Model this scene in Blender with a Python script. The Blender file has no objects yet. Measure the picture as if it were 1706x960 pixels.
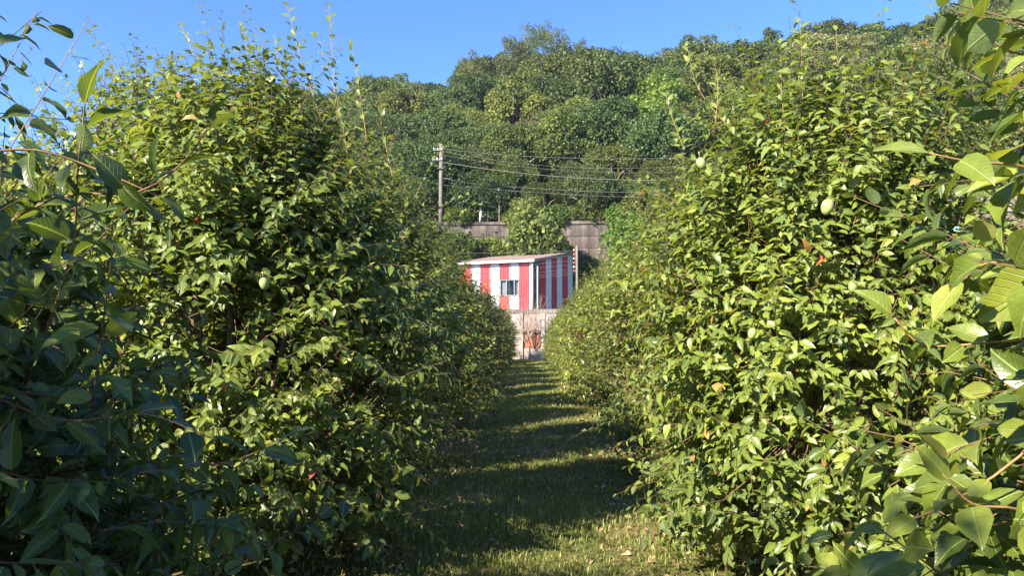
import bpy, math
import numpy as np
from math import radians as R_
from mathutils import Vector, Matrix, Euler

SC = bpy.context.scene
COL = SC.collection
PI = math.pi

# ------------------------------------------------------------------ camera, sky, sun, exposure
FPX = 1232.0                      # focal length in pixels of the 1706 px wide photograph
YAW = math.atan(32 / FPX)
PITCH = math.atan(80 / FPX)
CAM_Z = 1.6
cam_data = bpy.data.cameras.new('camera')
cam_data.sensor_width = 36.0
cam_data.lens = 36.0 * FPX / 1706.0
cam_data.clip_start = 0.05
cam_data.clip_end = 3000.0
cam = bpy.data.objects.new('camera', cam_data)
COL.objects.link(cam)
cam.location = (0, 0, CAM_Z)
cam.rotation_euler = (PI / 2 + PITCH, 0, YAW)
SC.camera = cam
CAMM = np.array(Euler((PI / 2 + PITCH, 0, YAW)).to_matrix())

SUN_EL = R_(33)
SUN_AZ = R_(42)            # travel of the light: azimuth from +Y towards +X
world = bpy.data.worlds.new('World')
SC.world = world
world.use_nodes = True
wn = world.node_tree
wn.nodes.clear()
wo = wn.nodes.new('ShaderNodeOutputWorld')
bg = wn.nodes.new('ShaderNodeBackground')
sky = wn.nodes.new('ShaderNodeTexSky')
sky.sky_type = 'NISHITA'
sky.sun_disc = False
sky.sun_elevation = SUN_EL
sky.sun_rotation = SUN_AZ + PI
sky.altitude = 50
sky.air_density = 0.5
sky.dust_density = 0.0
sky.ozone_density = 11.5
bg.inputs['Strength'].default_value = 0.145
wn.links.new(sky.outputs[0], bg.inputs['Color'])
wn.links.new(bg.outputs[0], wo.inputs['Surface'])

sun_data = bpy.data.lights.new('sun', 'SUN')
sun_data.energy = 5.0
sun_data.angle = R_(0.5)
sun_data.color = (1.0, 0.91, 0.74)
sun = bpy.data.objects.new('sun', sun_data)
COL.objects.link(sun)
travel = Vector((math.sin(SUN_AZ) * math.cos(SUN_EL), math.cos(SUN_AZ) * math.cos(SUN_EL), -math.sin(SUN_EL)))
sun.rotation_euler = travel.to_track_quat('-Z', 'Y').to_euler()

SC.view_settings.view_transform = 'Standard'
SC.view_settings.look = 'None'
SC.view_settings.exposure = 1.85
SC.view_settings.gamma = 1.0
SC.view_settings.use_curve_mapping = False
SC.render.engine = 'CYCLES'
SC.cycles.max_bounces = 8
SC.cycles.diffuse_bounces = 4
SC.cycles.transmission_bounces = 4


def to_px(p):
    """world points (N,3) -> pixel x, y in the photograph and depth"""
    q = (np.atleast_2d(p) - np.array([0, 0, CAM_Z])) @ CAMM
    d = -q[:, 2]
    dd = np.where(d > 0.01, d, 0.01)
    return 853 + FPX * q[:, 0] / dd, 480 - FPX * q[:, 1] / dd, d


def at(px, py, depth):
    """a place in the world seen at a pixel of the photograph, at a depth along the view"""
    v = np.array([(px - 853) / FPX * depth, -(py - 480) / FPX * depth, -depth])
    return CAMM @ v + np.array([0, 0, CAM_Z])


# ------------------------------------------------------------------ helpers
def tag(o, label=None, cat=None, group=None, kind=None):
    if label: o['label'] = label
    if cat: o['category'] = cat
    if group: o['group'] = group
    if kind: o['kind'] = kind
    return o


def empty(name, loc, rz=0.0):
    o = bpy.data.objects.new(name, None)
    o.empty_display_size = 0.2
    COL.objects.link(o)
    o.location = loc
    o.rotation_euler = (0, 0, rz)
    return o


def link(name, me, parent=None):
    o = bpy.data.objects.new(name, me)
    COL.objects.link(o)
    if parent is not None: o.parent = parent
    return o


def np_mesh(name, verts, faces_idx, sizes, mat, uv=None, tint=None, smooth=False):
    """verts (V,3); faces_idx flat loop indices; sizes (F,) loops per face"""
    me = bpy.data.meshes.new(name)
    me.vertices.add(len(verts))
    me.vertices.foreach_set('co', np.asarray(verts, dtype=np.float32).ravel())
    me.loops.add(len(faces_idx))
    me.loops.foreach_set('vertex_index', np.asarray(faces_idx, dtype=np.int32).ravel())
    sizes = np.asarray(sizes, dtype=np.int32)
    starts = np.concatenate(([0], np.cumsum(sizes)[:-1])).astype(np.int32)
    me.polygons.add(len(sizes))
    me.polygons.foreach_set('loop_start', starts)
    me.update(calc_edges=True)
    if uv is not None:
        l = me.uv_layers.new(name='UVMap')
        l.data.foreach_set('uv', np.asarray(uv, dtype=np.float32).ravel())
    if tint is not None:
        a = me.attributes.new('tint', 'FLOAT', 'FACE')
        a.data.foreach_set('value', np.asarray(tint, dtype=np.float32))
    if smooth:
        me.polygons.foreach_set('use_smooth', np.ones(len(sizes), dtype=bool))
    me.materials.append(mat)
    me.update()
    return me


class MB:
    """collects boxes, prisms and tubes, then makes ONE mesh"""
    def __init__(self):
        self.v, self.f = [], []

    def add(self, vs, fs):
        b = len(self.v)
        self.v += [tuple(p) for p in vs]
        self.f += [tuple(b + i for i in f) for f in fs]

    def box(self, x0, x1, y0, y1, z0, z1, M=None):
        vs = [(x0, y0, z0), (x1, y0, z0), (x1, y1, z0), (x0, y1, z0), (x0, y0, z1), (x1, y0, z1), (x1, y1, z1), (x0, y1, z1)]
        if M is not None: vs = [M @ Vector(p) for p in vs]
        self.add(vs, [(0, 3, 2, 1), (4, 5, 6, 7), (0, 1, 5, 4), (1, 2, 6, 5), (2, 3, 7, 6), (3, 0, 4, 7)])

    def tube(self, pts, rad, n=6, cap=True):
        pts = [Vector(p) for p in pts]
        rad = rad if hasattr(rad, '__len__') else [rad] * len(pts)
        rings = []
        b = len(self.v)
        for i, p in enumerate(pts):
            t = (pts[min(i + 1, len(pts) - 1)] - pts[max(i - 1, 0)]).normalized()
            s = t.cross(Vector((0, 0, 1)))
            if s.length < 1e-3: s = Vector((1, 0, 0))
            s.normalize(); u = s.cross(t)
            for k in range(n):
                a = 2 * PI * k / n
                self.v.append(tuple(p + (s * math.cos(a) + u * math.sin(a)) * rad[i]))
        for i in range(len(pts) - 1):
            for k in range(n):
                a0, a1 = b + i * n + k, b + i * n + (k + 1) % n
                self.f.append((a0, a1, a1 + n, a0 + n))
        if cap:
            self.f.append(tuple(b + k for k in range(n - 1, -1, -1)))
            self.f.append(tuple(b + (len(pts) - 1) * n + k for k in range(n)))

    def mesh(self, name, mat, smooth=False):
        me = bpy.data.meshes.new(name)
        me.from_pydata(self.v, [], self.f)
        if smooth:
            me.polygons.foreach_set('use_smooth', np.ones(len(me.polygons), dtype=bool))
        me.materials.append(mat)
        me.update()
        return me

    def build(self, name, mat, parent=None, smooth=False):
        return link(name, self.mesh(name, mat, smooth), parent)


def nrm(a):
    return a / np.maximum(np.linalg.norm(a, axis=-1, keepdims=True), 1e-9)


def noise3(p, seed, octaves=2, scale=1.0):
    """smooth noise of about -1..1 made of turned sine waves"""
    rg = np.random.default_rng(seed)
    out = np.zeros(len(p)); amp = 1.0; tot = 0
    for o in range(octaves):
        for k in range(4):
            w = rg.normal(size=3); w /= np.linalg.norm(w)
            w *= scale * (2 ** o) * rg.uniform(0.7, 1.4)
            w2 = rg.normal(size=3) * scale * (2 ** o) * 0.5
            out += amp * np.sin(p @ w + rg.uniform(0, 6.28) + 1.3 * np.sin(p @ w2 + rg.uniform(0, 6.28)))
            tot += amp * 0.5
        amp *= 0.55
    return out / tot * 0.7


def tubes_mesh(P, r0, r1, n=3):
    """P (N,M,3) polylines, radii at both ends (N,) -> verts, face indices, sizes"""
    N, M, _ = P.shape
    T = np.empty_like(P)
    T[:, 1:-1] = P[:, 2:] - P[:, :-2]; T[:, 0] = P[:, 1] - P[:, 0]; T[:, -1] = P[:, -1] - P[:, -2]
    T = nrm(T)
    ref = np.array([0.31, 0.22, 0.92])
    S = nrm(np.cross(T, ref)); U = np.cross(S, T)
    a = np.arange(n) * 2 * PI / n
    rad = r0[:, None] * (1 - np.linspace(0, 1, M)) + r1[:, None] * np.linspace(0, 1, M)
    V = P[:, :, None, :] + (S[:, :, None, :] * np.cos(a)[None, None, :, None] + U[:, :, None, :] * np.sin(a)[None, None, :, None]) * rad[:, :, None, None]
    V = V.reshape(-1, 3)
    i = np.arange(M - 1)[:, None]; k = np.arange(n)[None, :]
    q = np.stack([i * n + k, i * n + (k + 1) % n, (i + 1) * n + (k + 1) % n, (i + 1) * n + k], -1).reshape(-1, 4)
    F = (q[None] + (np.arange(N) * M * n)[:, None, None]).reshape(-1)
    return V, F, np.full(N * len(q), 4)


# ------------------------------------------------------------------ materials
def mat_new(name):
    m = bpy.data.materials.new(name)
    m.use_nodes = True
    nt = m.node_tree
    nt.nodes.clear()
    return m, nt, nt.nodes, nt.links


def N(ns, t, **kw):
    n = ns.new(t)
    for k, v in kw.items(): setattr(n, k, v)
    return n


def ramp(ns, stops, interp='LINEAR'):
    r = ns.new('ShaderNodeValToRGB')
    r.color_ramp.interpolation = interp
    el = r.color_ramp.elements
    el[0].position, el[0].color = stops[0][0], (*stops[0][1], 1)
    el[1].position, el[1].color = stops[-1][0], (*stops[-1][1], 1)
    for p, c in stops[1:-1]:
        e = el.new(p); e.color = (*c, 1)
    return r


def leaf_material(name, stops, under=(0.16, 0.22, 0.10), trans=0.3, rough=0.36, veins=True, spec=0.5, obj_var=0.0):
    m, nt, ns, L = mat_new(name)
    at_ = N(ns, 'ShaderNodeAttribute', attribute_name='tint')
    rp = ramp(ns, stops)
    L.new(at_.outputs['Fac'], rp.inputs['Fac'])
    col = rp.outputs['Color']
    if obj_var > 0:
        oi = N(ns, 'ShaderNodeObjectInfo')
        mr = N(ns, 'ShaderNodeMapRange')
        mr.inputs['To Min'].default_value = 0.5 - obj_var * 0.035
        mr.inputs['To Max'].default_value = 0.5 + obj_var * 0.015
        L.new(oi.outputs['Random'], mr.inputs['Value'])
        mu = N(ns, 'ShaderNodeMath', operation='FRACT')
        m7 = N(ns, 'ShaderNodeMath', operation='MULTIPLY'); m7.inputs[1].default_value = 7.31
        L.new(oi.outputs['Random'], m7.inputs[0]); L.new(m7.outputs[0], mu.inputs[0])
        mv = N(ns, 'ShaderNodeMapRange'); mv.inputs['To Min'].default_value = 0.62; mv.inputs['To Max'].default_value = 1.3
        L.new(mu.outputs[0], mv.inputs['Value'])
        h = N(ns, 'ShaderNodeHueSaturation')
        L.new(mr.outputs[0], h.inputs['Hue']); L.new(mv.outputs[0], h.inputs['Value']); L.new(col, h.inputs['Color'])
        col = h.outputs['Color']
    bump = None
    if veins:
        uv = N(ns, 'ShaderNodeTexCoord')
        sp = N(ns, 'ShaderNodeSeparateXYZ'); L.new(uv.outputs['UV'], sp.inputs[0])
        s1 = N(ns, 'ShaderNodeMath', operation='SUBTRACT'); L.new(sp.outputs[0], s1.inputs[0]); s1.inputs[1].default_value = 0.5
        ab = N(ns, 'ShaderNodeMath', operation='ABSOLUTE'); L.new(s1.outputs[0], ab.inputs[0])
        mid = N(ns, 'ShaderNodeMapRange'); L.new(ab.outputs[0], mid.inputs['Value'])
        mid.inputs['From Min'].default_value = 0.012; mid.inputs['From Max'].default_value = 0.04
        mid.inputs['To Min'].default_value = 1.0; mid.inputs['To Max'].default_value = 0.0
        # side veins: v*9 - |u-.5|*7
        m1 = N(ns, 'ShaderNodeMath', operation='MULTIPLY'); L.new(sp.outputs[1], m1.inputs[0]); m1.inputs[1].default_value = 8.0
        m2 = N(ns, 'ShaderNodeMath', operation='MULTIPLY'); L.new(ab.outputs[0], m2.inputs[0]); m2.inputs[1].default_value = 6.5
        m3 = N(ns, 'ShaderNodeMath', operation='SUBTRACT'); L.new(m1.outputs[0], m3.inputs[0]); L.new(m2.outputs[0], m3.inputs[1])
        fr = N(ns, 'ShaderNodeMath', operation='PINGPONG'); L.new(m3.outputs[0], fr.inputs[0]); fr.inputs[1].default_value = 0.5
        sv = N(ns, 'ShaderNodeMapRange'); L.new(fr.outputs[0], sv.inputs['Value'])
        sv.inputs['From Min'].default_value = 0.0; sv.inputs['From Max'].default_value = 0.09
        sv.inputs['To Min'].default_value = 0.55; sv.inputs['To Max'].default_value = 0.0
        mx = N(ns, 'ShaderNodeMath', operation='MAXIMUM'); L.new(mid.outputs[0], mx.inputs[0]); L.new(sv.outputs[0], mx.inputs[1])
        vf = N(ns, 'ShaderNodeMath', operation='MULTIPLY'); L.new(mx.outputs[0], vf.inputs[0]); vf.inputs[1].default_value = 0.75
        mc = N(ns, 'ShaderNodeMix', data_type='RGBA')
        L.new(vf.outputs[0], mc.inputs['Factor']); L.new(col, mc.inputs['A']); mc.inputs['B'].default_value = (0.29, 0.34, 0.10, 1)
        col = mc.outputs['Result']
        # light mottling
        nz = N(ns, 'ShaderNodeTexNoise'); nz.inputs['Scale'].default_value = 55.0; nz.inputs['Detail'].default_value = 2.0
        ge0 = N(ns, 'ShaderNodeNewGeometry'); L.new(ge0.outputs['Position'], nz.inputs['Vector'])
        mm = N(ns, 'ShaderNodeMapRange'); L.new(nz.outputs['Fac'], mm.inputs['Value'])
        mm.inputs['To Min'].default_value = 0.72; mm.inputs['To Max'].default_value = 1.3
        hv = N(ns, 'ShaderNodeHueSaturation'); L.new(mm.outputs[0], hv.inputs['Value']); L.new(col, hv.inputs['Color'])
        col = hv.outputs['Color']
        bump = N(ns, 'ShaderNodeBump'); bump.inputs['Strength'].default_value = 0.6; bump.inputs['Distance'].default_value = 0.003
        ad = N(ns, 'ShaderNodeMath', operation='SUBTRACT'); L.new(nz.outputs['Fac'], ad.inputs[0]); L.new(mx.outputs[0], ad.inputs[1])
        L.new(ad.outputs[0], bump.inputs['Height'])
    ge = N(ns, 'ShaderNodeNewGeometry')
    mb = N(ns, 'ShaderNodeMix', data_type='RGBA')
    uf = N(ns, 'ShaderNodeMath', operation='MULTIPLY'); L.new(ge.outputs['Backfacing'], uf.inputs[0]); uf.inputs[1].default_value = 0.55
    L.new(uf.outputs[0], mb.inputs['Factor']); L.new(col, mb.inputs['A']); mb.inputs['B'].default_value = (*under, 1)
    pr = N(ns, 'ShaderNodeBsdfPrincipled')
    L.new(mb.outputs['Result'], pr.inputs['Base Color'])
    pr.inputs['Specular IOR Level'].default_value = spec
    rr = N(ns, 'ShaderNodeMapRange'); L.new(ge.outputs['Backfacing'], rr.inputs['Value'])
    rr.inputs['To Min'].default_value = rough; rr.inputs['To Max'].default_value = 0.7
    L.new(rr.outputs[0], pr.inputs['Roughness'])
    if bump is not None: L.new(bump.outputs[0], pr.inputs['Normal'])
    tr = N(ns, 'ShaderNodeBsdfTranslucent')
    tc = N(ns, 'ShaderNodeMix', data_type='RGBA', blend_type='MULTIPLY'); tc.inputs['Factor'].default_value = 1.0
    L.new(col, tc.inputs['A']); tc.inputs['B'].default_value = (2.3, 2.1, 0.9, 1)
    L.new(tc.outputs['Result'], tr.inputs['Color'])
    ms = N(ns, 'ShaderNodeMixShader'); ms.inputs['Fac'].default_value = trans
    L.new(pr.outputs[0], ms.inputs[1]); L.new(tr.outputs[0], ms.inputs[2])
    o = N(ns, 'ShaderNodeOutputMaterial'); L.new(ms.outputs[0], o.inputs['Surface'])
    return m


def noise_material(name, stops, scale=5.0, rough=0.85, detail=6.0, bump=0.3, dist=0.02, metallic=0.0, spec=0.4, extra=None, stretch=None):
    """colour from layered noise in object space, with relief"""
    m, nt, ns, L = mat_new(name)
    tc = N(ns, 'ShaderNodeTexCoord')
    vec = tc.outputs['Object']
    if stretch:
        mp = N(ns, 'ShaderNodeMapping'); mp.inputs['Scale'].default_value = stretch
        L.new(vec, mp.inputs['Vector']); vec = mp.outputs[0]
    nz = N(ns, 'ShaderNodeTexNoise'); nz.inputs['Scale'].default_value = scale; nz.inputs['Detail'].default_value = detail
    nz.inputs['Roughness'].default_value = 0.62
    L.new(vec, nz.inputs['Vector'])
    rp = ramp(ns, stops); L.new(nz.outputs['Fac'], rp.inputs['Fac'])
    pr = N(ns, 'ShaderNodeBsdfPrincipled')
    pr.inputs['Roughness'].default_value = rough; pr.inputs['Metallic'].default_value = metallic
    pr.inputs['Specular IOR Level'].default_value = spec
    L.new(rp.outputs[0], pr.inputs['Base Color'])
    if bump:
        n2 = N(ns, 'ShaderNodeTexNoise'); n2.inputs['Scale'].default_value = scale * 4; n2.inputs['Detail'].default_value = 6
        L.new(vec, n2.inputs['Vector'])
        b = N(ns, 'ShaderNodeBump'); b.inputs['Strength'].default_value = bump; b.inputs['Distance'].default_value = dist
        L.new(n2.outputs['Fac'], b.inputs['Height']); L.new(b.outputs[0], pr.inputs['Normal'])
    o = N(ns, 'ShaderNodeOutputMaterial'); L.new(pr.outputs[0], o.inputs['Surface'])
    return m


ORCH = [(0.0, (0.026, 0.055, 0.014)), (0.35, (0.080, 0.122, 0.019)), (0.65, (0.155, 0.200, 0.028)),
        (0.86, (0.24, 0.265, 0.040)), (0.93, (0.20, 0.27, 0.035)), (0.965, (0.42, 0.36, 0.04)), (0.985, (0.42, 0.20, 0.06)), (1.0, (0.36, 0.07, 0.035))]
M = {}
M['leaf'] = leaf_material('fruit_tree_leaf', ORCH, trans=0.28)
M['leaf_far'] = leaf_material('fruit_tree_leaf_far', ORCH, trans=0.28, veins=False, rough=0.4, obj_var=0.5)
M['forest_dark'] = leaf_material('forest_leaf_dark', [(0, (0.030, 0.054, 0.020)), (0.6, (0.058, 0.090, 0.028)), (1, (0.105, 0.140, 0.045))], trans=0.2, veins=False, rough=0.7, obj_var=1.0, spec=0.12)
M['forest_mid'] = leaf_material('forest_leaf_mid', [(0, (0.046, 0.070, 0.020)), (0.6, (0.092, 0.122, 0.028)), (1, (0.165, 0.190, 0.046))], trans=0.22, veins=False, rough=0.7, obj_var=1.0, spec=0.12)
M['forest_lime'] = leaf_material('forest_leaf_lime', [(0, (0.060, 0.105, 0.020)), (0.6, (0.105, 0.165, 0.028)), (1, (0.16, 0.22, 0.045))], trans=0.25, veins=False, rough=0.7, obj_var=1.0, spec=0.12)
M['forest_olive'] = leaf_material('forest_leaf_olive', [(0, (0.060, 0.080, 0.028)), (0.6, (0.110, 0.130, 0.045)), (1, (0.19, 0.19, 0.075))], trans=0.25, veins=False, rough=0.7, obj_var=0.6, spec=0.12)
M['forest_brown'] = leaf_material('forest_leaf_brown', [(0, (0.060, 0.075, 0.028)), (0.45, (0.12, 0.125, 0.05)), (1, (0.30, 0.24, 0.13))], trans=0.2, veins=False, rough=0.7, obj_var=0.6, spec=0.12)
M['banana'] = leaf_material('banana_leaf', [(0, (0.06, 0.12, 0.02)), (1, (0.17, 0.26, 0.05))], trans=0.35, veins=False, rough=0.35)
M['bark'] = noise_material('fruit_tree_bark', [(0.3, (0.10, 0.075, 0.05)), (0.55, (0.22, 0.17, 0.12)), (0.75, (0.36, 0.30, 0.22))], scale=30, bump=0.6, dist=0.004)
M['twig'] = noise_material('young_twig', [(0.3, (0.09, 0.05, 0.025)), (0.6, (0.16, 0.095, 0.05)), (0.8, (0.24, 0.16, 0.09))], scale=40, bump=0.4, dist=0.001, rough=0.7)
M['fore_twig'] = noise_material('orange_brown_twig', [(0.3, (0.18, 0.095, 0.04)), (0.6, (0.30, 0.17, 0.075)), (0.8, (0.40, 0.27, 0.14))], scale=40, bump=0.4, dist=0.001, rough=0.7)
M['forest_bark'] = noise_material('forest_bark', [(0.3, (0.10, 0.085, 0.07)), (0.7, (0.27, 0.24, 0.20))], scale=3, bump=0.5, dist=0.05)
M['bare_twig'] = noise_material('bare_branch', [(0.3, (0.26, 0.17, 0.13)), (0.7, (0.46, 0.34, 0.28))], scale=8, bump=0)


def concrete_material(name, a, b, c, streak=True, scale=0.35):
    m, nt, ns, L = mat_new(name)
    tc = N(ns, 'ShaderNodeTexCoord')
    n1 = N(ns, 'ShaderNodeTexNoise'); n1.inputs['Scale'].default_value = scale; n1.inputs['Detail'].default_value = 8; n1.inputs['Roughness'].default_value = 0.65
    L.new(tc.outputs['Object'], n1.inputs['Vector'])
    mp = N(ns, 'ShaderNodeMapping'); mp.inputs['Scale'].default_value = (2.2, 2.2, 0.12)
    L.new(tc.outputs['Object'], mp.inputs['Vector'])
    n2 = N(ns, 'ShaderNodeTexNoise'); n2.inputs['Scale'].default_value = 1.0; n2.inputs['Detail'].default_value = 5
    L.new(mp.outputs[0], n2.inputs['Vector'])
    mx = N(ns, 'ShaderNodeMath', operation='ADD')
    h1 = N(ns, 'ShaderNodeMath', operation='MULTIPLY'); h1.inputs[1].default_value = 0.5; L.new(n1.outputs['Fac'], h1.inputs[0])
    h2 = N(ns, 'ShaderNodeMath', operation='MULTIPLY'); h2.inputs[1].default_value = 0.5; L.new(n2.outputs['Fac'], h2.inputs[0])
    L.new(h1.outputs[0], mx.inputs[0]); L.new(h2.outputs[0], mx.inputs[1])
    rp = ramp(ns, [(0.36, a), (0.5, b), (0.64, c)]); L.new(mx.outputs[0], rp.inputs['Fac'])
    n3 = N(ns, 'ShaderNodeTexNoise'); n3.inputs['Scale'].default_value = 9; n3.inputs['Detail'].default_value = 8
    L.new(tc.outputs['Object'], n3.inputs['Vector'])
    b_ = N(ns, 'ShaderNodeBump'); b_.inputs['Strength'].default_value = 0.5; b_.inputs['Distance'].default_value = 0.03
    L.new(n3.outputs['Fac'], b_.inputs['Height'])
    pr = N(ns, 'ShaderNodeBsdfPrincipled'); pr.inputs['Roughness'].default_value = 0.9
    L.new(rp.outputs[0], pr.inputs['Base Color']); L.new(b_.outputs[0], pr.inputs['Normal'])
    o = N(ns, 'ShaderNodeOutputMaterial'); L.new(pr.outputs[0], o.inputs['Surface'])
    return m


M['wall'] = concrete_material('old_grey_concrete', (0.018, 0.014, 0.012), (0.075, 0.058, 0.051), (0.165, 0.132, 0.118), scale=0.6)
M['terrace'] = concrete_material('terrace_concrete', (0.08, 0.06, 0.05), (0.15, 0.12, 0.10), (0.24, 0.20, 0.17), scale=0.8)
M['plaster'] = concrete_material('pink_grey_plaster', (0.14, 0.11, 0.095), (0.34, 0.28, 0.25), (0.52, 0.46, 0.42), scale=1.4)
M['pole'] = concrete_material('pole_concrete', (0.09, 0.078, 0.066), (0.16, 0.138, 0.118), (0.24, 0.21, 0.18), scale=2.0)


def plain(name, c, rough=0.5, metallic=0.0, spec=0.5, trans=0.0, var=0.12, scale=3.0, stretch=None):
    c2 = tuple(x * (1 - var) for x in c); c3 = tuple(min(1, x * (1 + var * 0.5)) for x in c)
    m = noise_material(name, [(0.3, c2), (0.7, c3)], scale=scale, stretch=stretch, rough=rough, metallic=metallic, spec=spec, bump=0)
    return m


M['red'] = plain('red_painted_sheet', (0.62, 0.022, 0.030), rough=0.45, var=0.35, stretch=(2.5, 2.5, 0.25))
M['red2'] = plain('red_painted_sheet_weathered', (0.60, 0.05, 0.035), rough=0.5)
M['white'] = plain('white_painted_sheet', (0.74, 0.74, 0.71), rough=0.45, var=0.28, stretch=(2.5, 2.5, 0.25))
M['roof'] = plain('pinkish_brown_roof_sheet', (0.30, 0.21, 0.185), rough=0.6, var=0.25)
M['fascia'] = plain('cream_fascia', (0.52, 0.47, 0.43), rough=0.5)
M['alu'] = plain('grey_aluminium', (0.20, 0.195, 0.19), rough=0.5)
M['curtain'] = plain('pale_curtain', (0.34, 0.32, 0.33), rough=0.9)
M['room_shade'] = plain('painted_room_shade', (0.03, 0.022, 0.018), rough=0.9)  # near-black colour that stands in for the shade inside the shed
M['steel_dark'] = plain('dark_steel', (0.08, 0.085, 0.085), rough=0.5, metallic=0.3)
M['orange'] = plain('orange_clay_block', (0.40, 0.17, 0.10), rough=0.85, var=0.3, scale=6)
M['porcelain'] = plain('white_porcelain', (0.48, 0.45, 0.42), rough=0.25)
M['red_porcelain'] = plain('red_brown_insulator', (0.40, 0.10, 0.06), rough=0.4)
M['wire'] = plain('grey_wire', (0.16, 0.15, 0.14), rough=0.5)
M['blue'] = plain('pale_blue_sheet', (0.30, 0.52, 0.66), rough=0.5)


def glass_mat():
    m, nt, ns, L = mat_new('window_glass')
    g = N(ns, 'ShaderNodeBsdfGlass'); g.inputs['IOR'].default_value = 1.45; g.inputs['Roughness'].default_value = 0.0
    t = N(ns, 'ShaderNodeBsdfTransparent'); t.inputs['Color'].default_value = (0.88, 0.92, 0.92, 1)
    f = N(ns, 'ShaderNodeFresnel'); f.inputs['IOR'].default_value = 1.25
    gl = N(ns, 'ShaderNodeBsdfGlossy'); gl.inputs['Roughness'].default_value = 0.02
    ms = N(ns, 'ShaderNodeMixShader')
    L.new(f.outputs[0], ms.inputs['Fac']); L.new(t.outputs[0], ms.inputs[1]); L.new(gl.outputs[0], ms.inputs[2])
    o = N(ns, 'ShaderNodeOutputMaterial'); L.new(ms.outputs[0], o.inputs['Surface'])
    ns.remove(g)
    return m


M['glass'] = glass_mat()


def fruit_mat(name, a, b):
    return noise_material(name, [(0.35, a), (0.65, b)], scale=25, rough=0.45, bump=0.1, dist=0.002)


M['fruit'] = fruit_mat('pale_green_fruit', (0.23, 0.29, 0.08), (0.33, 0.37, 0.13))
M['fruit_red'] = fruit_mat('red_fruit', (0.55, 0.06, 0.05), (0.65, 0.16, 0.10))


def ground_material(name, grassy=True):
    m, nt, ns, L = mat_new(name)
    tc = N(ns, 'ShaderNodeNewGeometry')
    n1 = N(ns, 'ShaderNodeTexNoise'); n1.inputs['Scale'].default_value = 0.9; n1.inputs['Detail'].default_value = 7; n1.inputs['Roughness'].default_value = 0.7
    n2 = N(ns, 'ShaderNodeTexNoise'); n2.inputs['Scale'].default_value = 22; n2.inputs['Detail'].default_value = 6
    L.new(tc.outputs['Position'], n1.inputs['Vector']); L.new(tc.outputs['Position'], n2.inputs['Vector'])
    if grassy:
        r1 = ramp(ns, [(0.3, (0.060, 0.075, 0.022)), (0.48, (0.095, 0.100, 0.032)), (0.56, (0.15, 0.115, 0.055)), (0.68, (0.24, 0.155, 0.095))])
    else:
        r1 = ramp(ns, [(0.3, (0.030, 0.045, 0.014)), (0.55, (0.055, 0.075, 0.020)), (0.75, (0.11, 0.10, 0.045))])
    r2 = ramp(ns, [(0.3, (0.45, 0.45, 0.45)), (0.7, (1.5, 1.45, 1.3))])
    L.new(n1.outputs['Fac'], r1.inputs['Fac']); L.new(n2.outputs['Fac'], r2.inputs['Fac'])
    mx = N(ns, 'ShaderNodeMix', data_type='RGBA', blend_type='MULTIPLY'); mx.inputs['Factor'].default_value = 1
    L.new(r1.outputs[0], mx.inputs['A']); L.new(r2.outputs[0], mx.inputs['B'])
    pr = N(ns, 'ShaderNodeBsdfPrincipled'); pr.inputs['Roughness'].default_value = 0.95; pr.inputs['Specular IOR Level'].default_value = 0.2
    L.new(mx.outputs['Result'], pr.inputs['Base Color'])
    b = N(ns, 'ShaderNodeBump'); b.inputs['Strength'].default_value = 0.8; b.inputs['Distance'].default_value = 0.03
    L.new(n2.outputs['Fac'], b.inputs['Height']); L.new(b.outputs[0], pr.inputs['Normal'])
    o = N(ns, 'ShaderNodeOutputMaterial'); L.new(pr.outputs[0], o.inputs['Surface'])
    return m


M['ground'] = ground_material('orchard_soil', True)
M['hillsoil'] = ground_material('hill_soil', False)
GRASS = [(0.0, (0.070, 0.095, 0.018)), (0.5, (0.150, 0.180, 0.032)), (0.85, (0.26, 0.275, 0.060)), (0.93, (0.34, 0.30, 0.11)), (1.0, (0.46, 0.38, 0.20))]
M['grass'] = leaf_material('lane_grass', GRASS, trans=0.3, veins=False, rough=0.5, under=(0.10, 0.16, 0.03))
M['litter'] = leaf_material('dry_leaf', [(0, (0.16, 0.09, 0.05)), (0.6, (0.30, 0.19, 0.10)), (1, (0.48, 0.33, 0.19))], trans=0.1, veins=False, rough=0.7, under=(0.3, 0.22, 0.13))

# ------------------------------------------------------------------ the ground
def ground_z(x, y):
    return 0.035 * np.sin(x * 1.1 + 0.4) * np.sin(y * 0.63) + 0.02 * np.sin(x * 2.7 + y * 1.9)


xs = np.concatenate([np.linspace(-900, -14, 24), np.linspace(-12, 12, 61), np.linspace(14, 900, 24)])
ys = np.concatenate([np.linspace(-900, -12, 16), np.linspace(-10, 52, 130), np.linspace(56, 1800, 26)])
gx, gy = np.meshgrid(xs, ys)
near = (np.abs(gx) < 12.5) & (gy > -10.5) & (gy < 50)
gz = np.where(near, ground_z(gx, gy), 0.0)
nv_x, nv_y = len(xs), len(ys)
idx = (np.arange(nv_y - 1)[:, None] * nv_x + np.arange(nv_x - 1)[None, :]).ravel()
F = np.stack([idx, idx + 1, idx + nv_x + 1, idx + nv_x], -1)
me = np_mesh('ground', np.stack([gx.ravel(), gy.ravel(), gz.ravel()], -1), F.ravel(), np.full(len(F), 4), M['ground'], smooth=True)
tag(link('ground', me), kind='structure')

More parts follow.
